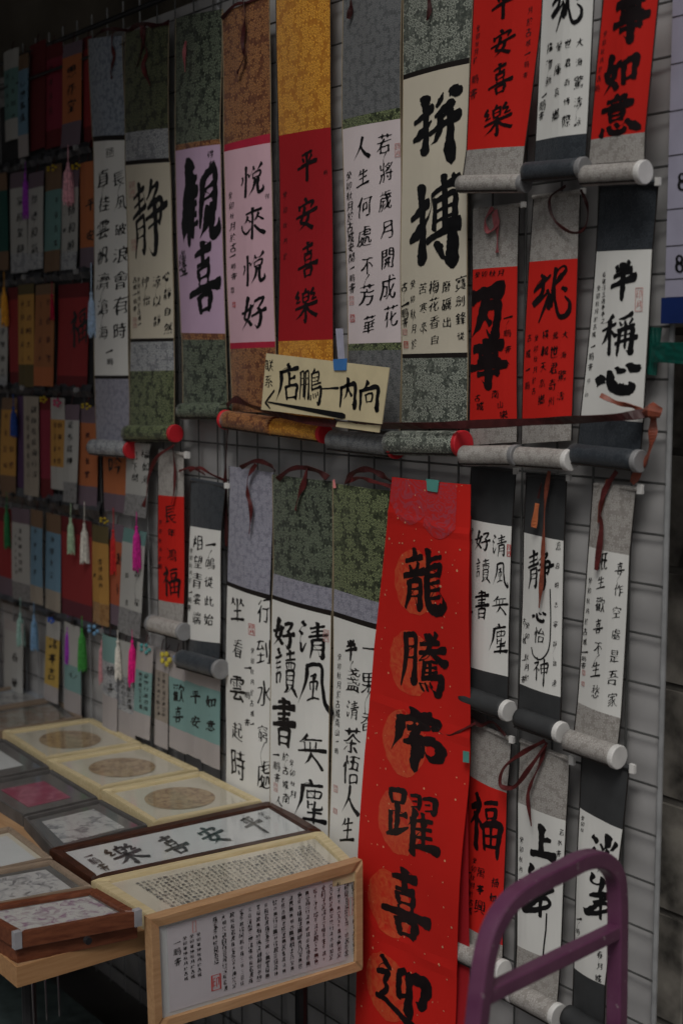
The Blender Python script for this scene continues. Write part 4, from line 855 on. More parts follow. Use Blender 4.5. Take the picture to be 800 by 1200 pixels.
# second sheet behind
s2 = Surf([(470, 600, 551, 605), (462, 800, 550, 830), (455, 1000, 549, 1050), (450, 1290, 547, 1350)], .044, .003, 1.0)
for k in range(3): pass
V = []; F = []
for k in range(3):
    for j in range(10 + (1 if k == 2 else 0)):
        for i in range(7): V.append(s2.pt(k, j / 10, i / 6))
for j in range(30):
    for i in range(6): a = j * 7 + i; F.append((a, a + 7, a + 8, a + 1))
mesh_obj('second_sheet', V, F, DREDP, t, label='darker red second sheet showing behind the right edge')
# gold discs behind the characters
GOLDD, _t, _b = newmat('gold_print')
_tc2 = _t.nodes.new('ShaderNodeTexCoord'); _n = _t.nodes.new('ShaderNodeTexNoise'); _n.inputs['Scale'].default_value = 60; _n.inputs['Detail'].default_value = 4; _n.inputs['Distortion'].default_value = 2.0
_t.links.new(_tc2.outputs['Object'], _n.inputs['Vector'])
_r = _t.nodes.new('ShaderNodeMapRange'); _r.inputs[1].default_value = .30; _r.inputs[2].default_value = .80; _t.links.new(_n.outputs[0], _r.inputs[0])
_m = _t.nodes.new('ShaderNodeMix'); _m.data_type = 'RGBA'; _m.inputs[6].default_value = c4((.57, .02, .010)); _m.inputs[7].default_value = c4((.64, .125, .04)); _t.links.new(_r.outputs[0], _m.inputs[0]); _t.links.new(_m.outputs[2], _b.inputs['Base Color'])
_b.inputs['Roughness'].default_value = .5
rg = random.Random(9)
for (cx, cy) in [(487, 682), (481, 777), (474, 870), (470, 962), (458, 1058), (453, 1156), (447, 1260)]:
    p = PY(cx, cy, .056); r = 37 * unit(cx, cy)[1]; V = [s.onxz(p[0], p[2], .0004)]; F = []
    for ring_ in (1, 2, 3, 4):
        for k in range(28):
            th = 2 * math.pi * k / 28; q = r * ring_ / 4 * (1 + .04 * rg.uniform(-1, 1) * (ring_ == 4)); V.append(s.onxz(p[0] + q * math.cos(th) * 1.0, p[2] + q * math.sin(th), .0004))
    for k in range(28):
        F.append((0, 1 + k, 1 + (k + 1) % 28))
        for rr in range(3): a = 1 + rr * 28; F.append((a + k, a + 28 + k, a + 28 + (k + 1) % 28, a + (k + 1) % 28))
    mesh_obj('gold_disc', V, F, GOLDD, t)
write(s, t, [('龍', 499, 681, 52, 80, dict(fat=1.3, rise=.02)), ('騰', 497, 776, 56, 78, dict(fat=1.3, rise=.02)), ('虎', 491, 868, 64, 76, dict(fat=1.3, rise=.0)), ('躍', 487, 963, 66, 78, dict(fat=1.3, rise=-.02)), ('喜', 478, 1058, 60, 84, dict(fat=1.3, rise=-.02)), ('迎', 472, 1166, 66, 76, dict(fat=1.3, rise=-.06))], e0=.0009, mat=INKR)
# flecks of gold foil
g = G()
FOIL = solid('gold_foil', (.70, .42, .25), .35, metal=.3)
for _ in range(150):
    k = rg.randrange(6); p = s.pt(k, rg.random(), rg.uniform(.04, .96), .0007); a = rg.random() * 3; q = rg.uniform(.0008, .0028); q2 = q * rg.uniform(.4, 1)
    g.add([(p[0] + q * math.cos(a), p[1], p[2] + q * math.sin(a)), (p[0] - q2 * math.sin(a), p[1], p[2] + q2 * math.cos(a)), (p[0] - q * math.cos(a), p[1], p[2] - q * math.sin(a)), (p[0] + q2 * math.sin(a), p[1], p[2] - q2 * math.cos(a))], [(0, 1, 2, 3)])
g.obj('foil_flecks', FOIL, t, kind='stuff')
# printed cloud pattern at the head
CLOUD, _t, _b = newmat('cloud_print')
_tc2 = _t.nodes.new('ShaderNodeTexCoord'); _n = _t.nodes.new('ShaderNodeTexNoise'); _n.inputs['Scale'].default_value = 14; _n.inputs['Detail'].default_value = 2; _n.inputs['Distortion'].default_value = 3.0
_t.links.new(_tc2.outputs['Object'], _n.inputs['Vector'])
_s = _t.nodes.new('ShaderNodeMath'); _s.operation = 'SINE'; _s2 = _t.nodes.new('ShaderNodeMath'); _s2.operation = 'MULTIPLY'; _s2.inputs[1].default_value = 60; _t.links.new(_n.outputs[0], _s2.inputs[0]); _t.links.new(_s2.outputs[0], _s.inputs[0])
_r = _t.nodes.new('ShaderNodeMapRange'); _r.inputs[1].default_value = -.2; _r.inputs[2].default_value = .9; _t.links.new(_s.outputs[0], _r.inputs[0])
_m = _t.nodes.new('ShaderNodeMix'); _m.data_type = 'RGBA'; _m.inputs[6].default_value = c4((.54, .02, .02)); _m.inputs[7].default_value = c4((.42, .05, .07)); _t.links.new(_r.outputs[0], _m.inputs[0]); _t.links.new(_m.outputs[2], _b.inputs['Base Color'])
def patch(name, uv, mat, e):
    V = []; F = []; nu_, nv_ = 12, 10
    for j in range(nv_ + 1):
        for i in range(nu_ + 1):
            u = i / nu_; u = lerp(uv[0], uv[1], u); v = lerp(uv[2], uv[3] + (uv[4] * math.sin(math.pi * i / nu_) if len(uv) > 4 else 0), j / nv_)
            V.append(s.pt(0, min(v, 1), u, e))
    for j in range(nv_):
        for i in range(nu_): a = j * (nu_ + 1) + i; F.append((a, a + nu_ + 1, a + nu_ + 2, a + 1))
    mesh_obj(name, V, F, mat, t)
patch('cloud_print', (.01, .60, .01, .34, .30), CLOUD, .0005)
patch('cloud_print', (.50, .86, .01, .62, .16), CLOUD, .0008)
TAPEG = solid('teal_tape', (.10, .32, .28), .3)
p = PY(505, 570, .066)
g = G(); a = [PY(499, 561, .064), PY(514, 563, .064), PY(512, 577, .064), PY(500, 575, .064)]; g.hexa([q + np.array([0, .0008, 0]) for q in a], a).obj('tape', TAPEG, t)
a = [PY(542, 880, .0635), PY(549, 881, .0635), PY(549, 894, .0635), PY(542, 893, .0635)]; G().hexa([q + np.array([0, .0008, 0]) for q in a], a).obj('tape', TAPEG, t)

# ------------- strap and sign
t = thing('long_strap', 'dark red cloth strap stretched across the scrolls and knotted at the grid end', 'strap', PY(762, 484, .07))
ribbon(t, [(266, 476, .03), (276, 468, .045), (300, 478, .062), (345, 490, .066), (400, 497, .070), (470, 499, .070), (560, 497, .066), (650, 493, .066), (720, 489, .060), (765, 483, .03)], 7.5, .05, RIBD, 'strap', .15)
ribbon(t, [(771, 484, .026), (764, 488, .03), (752, 482, .034), (740, 476, .04), (722, 472, .05), (703, 463, .06)], 5.5, .03, RIBB, 'strap_tail')
ribbon(t, [(765, 486, .03), (764, 510, .034), (758, 535, .034), (748, 552, .03), (740, 566, .03)], 9, .03, RIBB, 'strap_tail')
ribbon(t, [(268, 480, .02), (266, 520, .015), (264, 570, .012), (266, 640, .012)], 5, .02, RIBD, 'strap_tail')
G().tube([PY(757, 483, .034), PY(764, 481, .042), PY(774, 484, .034)], [.007, .012, .007], 8).obj('knot', RIBB, t)
KR = solid('sign_card', (.66, .57, .36), .7, var=.06)
t = thing('card_sign', 'cream card sign with five brush characters and an arrow pointing left, taped over the scrolls', 'sign', PY(380, 470, .075))
def card(quad, off, mat, parent, name, th=.0015):
    a = [PY(x, y, off) for x, y in quad]
    return G().hexa([q + np.array([0, th, 0]) for q in a], a).obj(name, mat, parent)
card([(395, 494), (446, 498), (444, 507), (393, 500)][::-1], .072, KR, t, 'rear_card')
card([(312, 414), (456, 431), (447, 497), (306, 480)][::-1], .078, KR, t, 'card')
ink = Ink(lambda X, Z, e: (X, -.0786 - e, Z))
def sg(ch, x, y, w_, h_, **k):
    p = PY(x, y, .078); ux, uz = unit(x, y, .078); ink.put(ch, p[0], p[2], w_ * ux, h_ * uz, rise=-.02, **k)
sg('店', 337, 448, 27, 46); sg('鵬', 364, 453, 27, 44); sg('一', 386, 455, 21, 12); sg('內', 408, 461, 21, 38); sg('向', 433, 464, 25, 38)
sg('联', 316, 428, 9, 14, hand=False); sg('系', 315, 447, 9, 14, hand=False)
for (x0, y0, x1, y1, a, b) in ((405, 488, 314, 471, 3.4, 1.8), (322, 457, 311, 472, 1.2, 2.2), (311, 471, 317, 479, 2.0, 1.4)):
    P0 = PY(x0, y0, .078); P1 = PY(x1, y1, .078); u = unit(360, 470)[1]; d = P1 - P0; d /= np.linalg.norm(d); nn = np.cross(d, [0, 1, 0]); k = len(ink.v)
    for f_, ww in ((0, a * .6), (.04, a), (.5, (a + b) * .42), (1, b * .5)):
        p = P0 + (P1 - P0) * f_
        ink.v += [(p[0] + nn[0] * ww * u * sgn, -.0788, p[2] + nn[2] * ww * u * sgn) for sgn in (-1, 1)]
    for j in range(3): ink.f.append((k + 2 * j, k + 2 * j + 1, k + 2 * j + 3, k + 2 * j + 2))
ink.obj('lettering', INK, t)
BT = solid('blue_tape', (.06, .20, .50), .4)
card([(390, 421), (406, 420), (405, 434), (391, 434)][::-1], .0805, BT, t, 'tape')
card([(393, 385), (401, 385), (403, 422), (396, 422)][::-1], .060, solid('clear_tape', (.42, .42, .52), .25), t, 'tape')
# ------------------------------------------------------------------ bookmarks in rows at left
def sl(x0, y0, x): return y0 + (y0 - 420) / (x0 + 850) * (x - x0)
TC = {}
def tcol(nm, c): return solid('tassel_' + nm, c, .7, var=.3, scale=150)
def tassel(parent, x, yc, yk, yb, w_, mat, off):
    """cord from yc to the knot yk, fringe down to yb"""
    ux, uz = unit(x, yk, off); a = PY(x, yc, off); k = PY(x, yk, off); b = PY(x, yb, off); r = w_ / 2 * uz; ln = k[2] - b[2]; rr = random.Random(int(x * 13 + yb))
    o = G().tube([a, (a + k) / 2 + np.array([.001, 0, 0]), k], .0011, 6).obj('tassel', mat, parent)
    g = G(); g.tube([k + np.array([0, 0, q]) for q in (.004, .0025, 0, -.003, -.005)], [.001, .0030, .0042, .0032, .0022], 10); g.obj('knot', mat, o)
    g = G(); n = 14
    g.tube([k + np.array([0, 0, -.004]), k + np.array([0, 0, -ln * .25]), k + np.array([0, 0, -ln * .6]), k + np.array([0, 0, -ln * .93])], [r * .28, r * .62, r * .72, r * .8], 10)
    for i in range(n):
        th = 2 * math.pi * i / n + rr.random() * .3; e = rr.uniform(.92, 1.05); d = np.array([math.cos(th), math.sin(th), 0])
        sw = rr.uniform(-.12, .12) * r
        P = [k + np.array([0, 0, -.004]), k + d * r * .55 + np.array([0, 0, -ln * .22]), k + d * r * .78 + np.array([0, 0, -ln * .6]), k + d * r * .9 + np.array([sw, 0, -ln * e])]
        g.tube(P, [r * .12, r * .2, r * .19, r * .13], 5)
    g.obj('fringe', mat, o, kind='stuff')
CP = {}
def cp(nm, c):
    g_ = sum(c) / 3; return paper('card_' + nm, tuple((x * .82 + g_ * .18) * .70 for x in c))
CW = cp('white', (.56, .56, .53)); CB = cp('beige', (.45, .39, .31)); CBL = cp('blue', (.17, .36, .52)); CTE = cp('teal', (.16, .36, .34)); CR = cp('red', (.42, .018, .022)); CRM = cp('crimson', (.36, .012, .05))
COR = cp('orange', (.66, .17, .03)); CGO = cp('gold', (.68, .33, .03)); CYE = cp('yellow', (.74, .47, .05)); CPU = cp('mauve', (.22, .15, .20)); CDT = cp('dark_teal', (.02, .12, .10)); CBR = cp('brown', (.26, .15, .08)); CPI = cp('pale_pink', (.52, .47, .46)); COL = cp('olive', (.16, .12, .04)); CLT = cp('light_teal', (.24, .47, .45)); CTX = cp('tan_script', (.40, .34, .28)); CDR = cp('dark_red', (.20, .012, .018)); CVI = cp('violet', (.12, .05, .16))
CSI = B_SILVER; BGR = brocade('bookmark_brocade', (.12, .12, .125), (.30, .30, .30), scale=90)
BK = 'bookmarks hung in rows on the wire grid'
nb = 0
def book(label, xl, xr, ys, bands, off=None, text=None, tas=None, tcolr=INK, tilt=0, big=False, drift=0, xw=4, lean=0):
    """ys: heights at the left edge; every edge runs level on the wall"""
    global nb; nb += 1
    off = off if off is not None else .016 + .004 * (nb % 3)
    rj = random.Random(nb * 5); lean += rj.uniform(-1.6, 1.6); tilt += rj.uniform(-.9, .9); ys = [ys[0]] + [y + rj.uniform(-1.5, 2.5) * (i == len(ys) - 2) for i, y in enumerate(ys[1:])]
    rows = [(xl + lean * i / max(1, len(ys) - 1), y, xr + lean * i / max(1, len(ys) - 1) + .0, sl(xl, y, xr) + tilt) for i, y in enumerate(ys)]
    t = thing('bookmark', label, 'bookmark', PY((rows[-1][0] + rows[-1][2]) / 2, rows[-1][1], off), BK)
    s = Surf(rows, off, rj.uniform(.0005, .0035), nb * 1.3)
    for k, (nm, m) in enumerate(bands): s.band(k, nm, m, t, .0008, nu=4)
    # punched tab at the top
    x = (xl + xr) / 2; p = PY(x, sl(xl, ys[0], x), off)
    G().tube([p + np.array([0, 0, -.002]), p + np.array([.001, .002, .012]), p + np.array([0, .006, .022])], .0012, 5).obj('loop', RIBD, t)
    if text:
        items = []
        for (x, y0, y1, w_, h_, st) in text: items.append(('c', st, x, y0, x, y1, w_, h_, dict(hand=h_ > 12, step=.09)))
        write(s, t, items, 'calligraphy', tcolr, .0005)
    if tas: tassel(t, *tas, off + .004)
    return t
HB, PB, FB = 'top_strip', 'paper', 'foot_strip'
# row 1
book('dull teal bookmark with pale ends at the far left of the top row', 6, 23, [62, 84, 142, 165], [(HB, CW), (PB, CTE), (FB, CW)], text=[(11, 90, 136, 4, 6, '清風明月心'), (18, 92, 136, 4, 6, '人生如意')], tcolr=INKT)
book('light blue bookmark with a pinkish foot in the top row', 23, 34, [66, 84, 160, 184], [(HB, CBR), (PB, CBL), (FB, CPI)], text=[(29, 98, 138, 7, 10, '心想事成')])
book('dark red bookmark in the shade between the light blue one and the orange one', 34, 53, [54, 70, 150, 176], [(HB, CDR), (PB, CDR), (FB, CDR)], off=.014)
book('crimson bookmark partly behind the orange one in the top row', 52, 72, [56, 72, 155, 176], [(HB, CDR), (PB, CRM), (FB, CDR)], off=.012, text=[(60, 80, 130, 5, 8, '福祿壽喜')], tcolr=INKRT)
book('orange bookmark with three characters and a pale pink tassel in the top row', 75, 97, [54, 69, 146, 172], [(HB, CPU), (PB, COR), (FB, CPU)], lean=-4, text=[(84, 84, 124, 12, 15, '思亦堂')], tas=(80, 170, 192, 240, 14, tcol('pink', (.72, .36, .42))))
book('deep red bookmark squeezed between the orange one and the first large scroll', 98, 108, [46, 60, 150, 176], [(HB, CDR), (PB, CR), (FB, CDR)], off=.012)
# row 2
book('dark teal bookmark cut by the left edge in the second row', -8, 9, [206, 226, 296, 318], [(HB, CBR), (PB, CDT), (FB, CBR)], off=.016)
book('white bookmark with four characters behind the purple tassel in the second row', 14, 33, [204, 222, 298, 318], [(HB, CPU), (PB, CW), (FB, CSI)], text=[(25, 236, 292, 8, 12, '家和業興')], tas=(30, 190, 204, 256, 9, tcol('purple', (.30, .04, .42))))
book('white bookmark with four characters right of the purple tassel in the second row', 34, 52, [204, 222, 298, 318], [(HB, CPU), (PB, CW), (FB, CSI)], text=[(42, 234, 292, 9, 12, '厚德和氣')], off=.024)
book('plain dull teal bookmark with brown ends in the second row', 53, 71, [196, 225, 295, 319], [(HB, CBR), (PB, CTE), (FB, CBR)], text=[(67, 235, 285, 4, 8, '平安喜樂')], tcolr=INKT)
book('white bookmark with characters under the pale pink tassel in the second row', 73, 93, [202, 222, 296, 315], [(HB, CPU), (PB, CW), (FB, CSI)], lean=-3, off=.018, text=[(84, 246, 288, 10, 15, '福和順'), (76, 252, 270, 4, 6, '一鵬')])
book('orange bookmark with two characters beside the first large scroll in the second row', 94, 111, [192, 206, 291, 318], [(HB, COR), (PB, COR), (FB, CPU)], off=.014, text=[(106, 240, 276, 11, 16, '平安')])
# row 3
book('white bookmark at the left edge under the orange tassel', -8, 8, [344, 362, 440, 452], [(HB, CBR), (PB, CW), (FB, CSI)], text=[(3, 372, 436, 5, 8, '天道酬勤志')], tcolr=INKT)
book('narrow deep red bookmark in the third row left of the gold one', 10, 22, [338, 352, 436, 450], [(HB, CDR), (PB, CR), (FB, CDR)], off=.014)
book('gold bookmark with two faint columns and olive foot in the third row', 23, 41, [334, 346, 427, 452], [(HB, COL), (PB, CGO), (FB, COL)], text=[(29, 356, 420, 5, 8, '寧靜致遠心'), (36, 356, 420, 5, 8, '淡泊明志人')], tcolr=INKRT)
book('orange bookmark with two faint columns in the third row', 42, 64, [334, 346, 430, 452], [(HB, CBR), (PB, cp('rust', (.50, .17, .04))), (FB, COR)], text=[(49, 356, 420, 5, 9, '上善若水'), (58, 354, 420, 5, 9, '厚德載物')], tcolr=INKRT)
book('wide red bookmark with one big dark character beside the pale blue tassel', 68, 103, [334, 350, 440, 458], [(HB, CDR), (PB, CR), (FB, CDR)], off=.012, text=[(92, 384, 385, 22, 50, '福')], tas=None)
# row 4
book('orange bookmark with gold script in the fourth row at the left edge', 2, 20, [466, 480, 556, 580], [(HB, CBR), (PB, CGO), (FB, CBR)], text=[(8, 488, 545, 5, 8, '平安是福'), (15, 490, 545, 5, 8, '吉祥如意')], tcolr=INKRT, tas=(8, 576, 594, 642, 8, tcol('green', (.03, .20, .07))))
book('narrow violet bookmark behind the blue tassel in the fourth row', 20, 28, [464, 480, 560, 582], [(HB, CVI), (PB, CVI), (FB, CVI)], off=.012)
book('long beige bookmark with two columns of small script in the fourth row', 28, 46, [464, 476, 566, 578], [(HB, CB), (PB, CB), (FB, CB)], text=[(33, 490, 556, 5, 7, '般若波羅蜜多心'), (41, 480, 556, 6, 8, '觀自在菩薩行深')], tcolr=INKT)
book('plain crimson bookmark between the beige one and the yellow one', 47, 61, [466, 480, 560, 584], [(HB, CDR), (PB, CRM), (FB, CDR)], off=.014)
book('yellow bookmark with white ends in the fourth row', 60, 76, [466, 491, 546, 572], [(HB, CW), (PB, CGO), (FB, CW)], text=[(66, 498, 540, 4, 7, '知足常樂'), (72, 498, 540, 4, 7, '自強不息')], tcolr=INKRT)
book('slim white bookmark with pale green tassel hanging from it', 76, 92, [474, 492, 564, 586], [(HB, CPU), (PB, CW), (FB, BGR)], lean=-2, text=[(83, 498, 540, 7, 9, '龍馬精神')], tcolr=INKT, tas=(83, 584, 608, 648, 9, tcol('pale_green', (.42, .58, .40))))
book('orange bookmark with a white tassel in the fourth row beside the first large scroll', 91, 113, [476, 495, 568, 590], [(HB, CPU), (PB, COR), (FB, CPU)], text=[(103, 510, 556, 5, 8, '鵬程萬里')], tcolr=INKRT, tas=(99, 588, 615, 660, 11, tcol('ivory', (.66, .64, .58))))
book('orange bookmark with one cursive character under the rollers of the top row', 120, 150, [520, 536, 577, 596], [(HB, COR), (PB, COR), (FB, CPU)], off=.014, text=[(134, 545, 546, 18, 24, '吟')], tas=(133, 595, 622, 672, 9, tcol('red', (.50, .02, .02))))
book('white bookmark with two columns and silver brocade foot over a magenta tassel', 152, 178, [518, 526, 578, 602], [(HB, CW), (PB, CW), (FB, BGR)], lean=-7, off=.026, text=[(172, 532, 562, 10, 12, '福如海'), (160, 534, 560, 10, 13, '紅下問')], tcolr=INKT, tas=(160, 600, 618, 668, 11, tcol('magenta', (.52, .02, .25))))
# row 5
book('deep red bookmark behind the green tassel at the left edge of the fifth row', -8, 14, [592, 608, 672, 694], [(HB, CDR), (PB, CR), (FB, CPU)], off=.012)
book('white bookmark with two fine columns and silver brocade foot over a pale green tassel', 15, 36, [594, 611, 680, 702], [(HB, CPU), (PB, CW), (FB, BGR)], text=[(21, 620, 670, 3, 5, '一片冰心在玉壺'), (26, 622, 668, 4, 6, '洛陽親友如問')], tcolr=INKT, tas=(24, 700, 720, 756, 10, tcol('mint', (.34, .54, .48))))
book('dull blue bookmark with beige foot left of the dark gap in the fifth row', 36, 50, [596, 616, 684, 706], [(HB, CBR), (PB, CBL), (FB, CB)], text=[(43, 622, 670, 4, 7, '春風得意')], tcolr=INKT, tas=(40, 705, 722, 762, 9, tcol('pale_blue', (.20, .36, .55))))
book('blue bookmark with beige foot beside the wide red one in the fifth row', 53, 70, [600, 622, 689, 712], [(HB, CBR), (PB, CBL), (FB, CB)], text=[(61, 632, 674, 5, 8, '海闊天空')], tcolr=INKT)
book('wide plain red bookmark with dull red foot behind two pale tassels', 71, 107, [604, 622, 700, 720], [(HB, CDR), (PB, CR), (FB, cp('dull_red', (.18, .03, .05)))], off=.012, tas=(80, 722, 736, 776, 9, tcol('purple', (.30, .04, .42))))
book('orange yellow bookmark with one small column in the fifth row', 109, 128, [614, 634, 704, 728], [(HB, COL), (PB, CGO), (FB, brocade('gold_foot', (.20, .09, .02), (.40, .22, .07)))], text=[(119, 658, 686, 6, 9, '步步高升'), (112, 660, 674, 3, 5, '一鵬')], tas=(96, 722, 738, 786, 11, tcol('leaf_green', (.05, .26, .05))))
book('orange red bookmark with heavy characters behind the red tassel', 129, 146, [612, 632, 706, 730], [(HB, CPU), (PB, cp('vermilion', (.62, .12, .03))), (FB, CPU)], off=.014, text=[(142, 655, 690, 10, 16, '趙行')], tas=(120, 728, 752, 800, 10, tcol('dusty_pink', (.46, .22, .24))))
book('off white bookmark with silver brocade foot in the fifth row beside the small red scroll', 145, 171, [618, 634, 710, 740], [(HB, CTE), (PB, CW), (FB, BGR)], lean=-7, off=.022, text=[(162, 672, 706, 6, 10, '吉星'), (150, 674, 706, 5, 9, '如意')], tcolr=INKT, tas=(155, 738, 752, 802, 11, tcol('hot_pink', (.68, .01, .20))))
# row 6, close above the table
book('white bookmark with dark script partly hidden by the table frames at the far left', 6, 28, [724, 736, 806, 824], [(HB, CPI), (PB, CW), (FB, CPI)], text=[(20, 770, 800, 8, 12, '春華')], tcolr=INKT)
book('bright yellow bookmark with bold characters standing above the table', 54, 70, [724, 745, 800, 818], [(HB, CW), (PB, CYE), (FB, CPI)], text=[(62, 754, 790, 10, 14, '諸事吉')])
book('light teal bookmark with one visible character under the purple and green tassels', 74, 93, [728, 776, 806, 830], [(HB, CW), (PB, CLT), (FB, CPI)], text=[(85, 790, 791, 10, 12, '心')])
book('pale grey bookmark with dark characters left of the white tassel above the table', 120, 137, [742, 772, 812, 852], [(HB, CLT), (PB, CSI), (FB, CPI)], text=[(130, 786, 806, 9, 13, '福喜')], tcolr=INKT, tas=(138, 738, 752, 796, 8, tcol('ivory', (.66, .64, .58))))
book('grey script bookmark with white foot behind the hot pink tassel', 137, 158, [748, 790, 830, 856], [(HB, CW), (PB, CSI), (FB, CPI)], text=[(146, 792, 824, 5, 6, '心經觀自在菩'), (153, 794, 828, 5, 6, '行深般若波羅')], tcolr=INKT)
book('light teal bookmark with two fine columns and white ends above the table', 161, 180, [752, 783, 832, 858], [(HB, CPI), (PB, CLT), (FB, CPI)], lean=-3, off=.026, text=[(167, 790, 828, 5, 6, '色不異空空不異'), (173, 792, 830, 5, 6, '受想行識亦復')], tcolr=INKT)
book('tan bookmark covered in brown script above the table', 182, 197, [758, 784, 842, 870], [(HB, CPI), (PB, CTX), (FB, CPI)], off=.016, text=[(186, 790, 836, 4, 5, '不生不滅不垢不淨'), (192, 792, 838, 4, 5, '不增不減是故空中')], tcolr=INKT)
book('light teal bookmark reading joy in two bold characters', 197, 218, [762, 792, 850, 876], [(HB, CPI), (PB, CLT), (FB, CPI)], off=.022, text=[(208, 812, 838, 14, 24, '歡喜')])
book('light teal bookmark reading peace in two bold characters, between its two teal neighbours', 218, 238, [768, 797, 858, 884], [(HB, CPI), (PB, CLT), (FB, CPI)], off=.024, text=[(229, 817, 846, 13, 18, '平安')])
book('light teal bookmark at the right end of the bottom row beside the long scrolls', 238, 260, [775, 803, 865, 893], [(HB, CPI), (PB, CLT), (FB, CPI)], off=.026, lean=-3, text=[(249, 822, 850, 13, 16, '如意')])
# loose tassels hanging from hooks on the rail
def loose(label, *a, off=.03):
    t = thing('hanging_tassel', label, 'tassel', PY(a[0], a[1], off), 'tassels hung singly on the grid'); tassel(t, *a, off)
loose('amber yellow tassel at the left edge between the second and third rows', 5, 318, 338, 382, 9, tcol('amber', (.75, .36, .04)))
loose('pale blue tassel hanging over the wide red bookmark', 107, 308, 344, 394, 9, tcol('sky', (.42, .56, .74)))
loose('dark blue tassel over the fourth row near the left edge', 16, 462, 478, 512, 9, tcol('navy', (.02, .06, .26)))
loose('small crimson tassel between the gold and red bookmarks', 61, 330, 346, 375, 5, tcol('crimson', (.36, .01, .04)))
# plastic header clips along each row (little coloured charms above the row)
def clip(x, y, w_, h_, mat, off=.03):
    c = PY(x, y, off); ux, uz = unit(x, y, off); g = G()
    for k in range(5):
        th = 2 * math.pi * k / 5; q = c + np.array([math.cos(th) * w_ * ux * .35, 0, math.sin(th) * h_ * uz * .3]); r = h_ * uz * .17
        g.tube([q + np.array([0, .002, 0]), q + np.array([0, -.002, 0]), q + np.array([0, -.004, 0])], [r, r, r * .5], 8)
    return g
for i, (x, y, w_, h_, nm, c, lb) in enumerate([(61, 197, 14, 9, 'gold_charm', (.42, .30, .02), 'small gold knotted charm above the plain teal bookmark'), (89, 195, 12, 9, 'gold_charm', (.42, .30, .02), 'small gold knotted charm beside the pale pink tassel'), (51, 468, 9, 9, 'gold_charm', (.42, .30, .02), 'small gold knotted charm over the crimson bookmark in the fourth row'),
        (101, 476, 13, 9, 'gold_charm', (.42, .30, .02), 'small gold knotted charm over the orange bookmark with the white tassel'), (67, 472, 10, 12, 'pink_charm', (.45, .06, .14), 'small pink knotted charm over the yellow bookmark'), (122, 610, 12, 9, 'gold_charm', (.42, .30, .02), 'small gold knotted charm over the orange yellow bookmark'),
        (170, 760, 14, 14, 'teal_charm', (.08, .28, .28), 'teal knotted charm over the light teal bookmark with fine columns'), (194, 772, 13, 20, 'yellow_charm', (.50, .42, .06), 'yellow knotted charm over the tan script bookmark'), (207, 772, 7, 9, 'blue_charm', (.10, .24, .55), 'blue knotted charm over the joy bookmark'),
        (60, 727, 8, 8, 'deep_blue_charm', (.02, .10, .50), 'deep blue knotted charm over the bright yellow bookmark'), (109, 738, 15, 14, 'sky_charm', (.16, .32, .50), 'pale blue knotted charm beside the leaf green tassel'), (78, 232, 1, 1, '', 0, '')][:11]):
    g = clip(x, y, w_, h_, None); t = thing('knotted_charm', lb, 'charm', PY(x, y, .03), 'knotted charms above the bookmarks'); g.obj('knot', solid(nm, c, .5), t)
    p = PY(x, y - h_ * .4, .03); G().tube([p, p + np.array([0, .012, .014])], .001, 5).obj('cord', RIBD, t)
# dark ends of the plastic sleeves between the rows
SLV = solid('grey_sleeve', (.045, .046, .052), .28, var=.5, scale=25, bump=.3)
for i, (x0, x1, y, h_) in enumerate([(-20, 108, 186, 13), (-20, 110, 324, 15), (-20, 110, 456, 14), (-20, 120, 586, 20), (-20, 140, 716, 10)]):
    t = thing('sleeve_rail', ['first', 'second', 'third', 'fourth', 'lowest'][i] + ' dark plastic rail from the top, between rows of bookmarks', 'rail', PY(50, y, .012), 'rails behind the bookmark rows')
    V = []; F = []; n = 40
    a = PY(x0, sl(50, y, x0), .012); b = PY(x1, sl(50, y, x1), .012); hh = h_ * unit(50, y)[1] / 2
    for k in range(n + 1):
        p = lerp(a, b, k / n); d = .002 * math.sin(k * 1.9) + .002 * noise1(k * .7, i, 1); q = hh * (1 + .25 * noise1(k * .9, i, 5))
        V += [(p[0], p[1] - d, p[2] + hh), (p[0], p[1] - .007 - d, p[2]), (p[0], p[1] - d, p[2] - q), (p[0], p[1] + .003, p[2])]
    for k in range(n):
        for m in range(4): F.append((4 * k + m, 4 * k + (m + 1) % 4, 4 * k + 4 + (m + 1) % 4, 4 * k + 4 + m))
    mesh_obj('rail_cover', V, F, SLV, t)
    rr = random.Random(i)
    for k in range(7):
        p = lerp(a, b, (k + rr.random() * .6) / 7.2); G().box((p[0] - .006, p[1] - .014, p[2] - .004), (p[0] + .008, p[1] - .006, p[2] + .008)).obj('clip', CAPG if k % 3 == 0 else DARKM, t)

# ------------------------------------------------------------------ table
ZTB = .67
XN = -1.893; YN = -.729
TW = wood('table_wood', (.32, .18, .09), (.42, .26, .14), axis=0); TEDGE = wood('table_edge', (.34, .18, .08), (.44, .25, .12), axis=1)
t = thing('table', 'long folding table with pale wood top and dark metal legs, carrying the framed works', 'table', (-3.8, -.38, 0))
g = G().box((-5.6, YN, ZTB - .030), (XN, -.05, ZTB)); g.obj('tabletop', TW, t)
G().box((XN, YN - .002, ZTB - .032), (XN + .004, -.048, ZTB + .001)).obj('edge_band', TEDGE, t)
G().box((-5.6, YN - .006, ZTB - .032), (XN + .004, YN - .002, ZTB + .001)).obj('edge_band', TEDGE, t)
for x in (XN - .10, -5.2):
    for y in (YN + .06, -.12):
        G().tube([(x, y, 0), (x, y, ZTB - .03)], .012, 10).obj('leg', DARKM, t)
    G().tube([(x, YN + .06, .18), (x, -.12, .18)], .010, 8).obj('stretcher', DARKM, t)
CHR = solid('chrome', (.5, .5, .5), .2, metal=1.0)
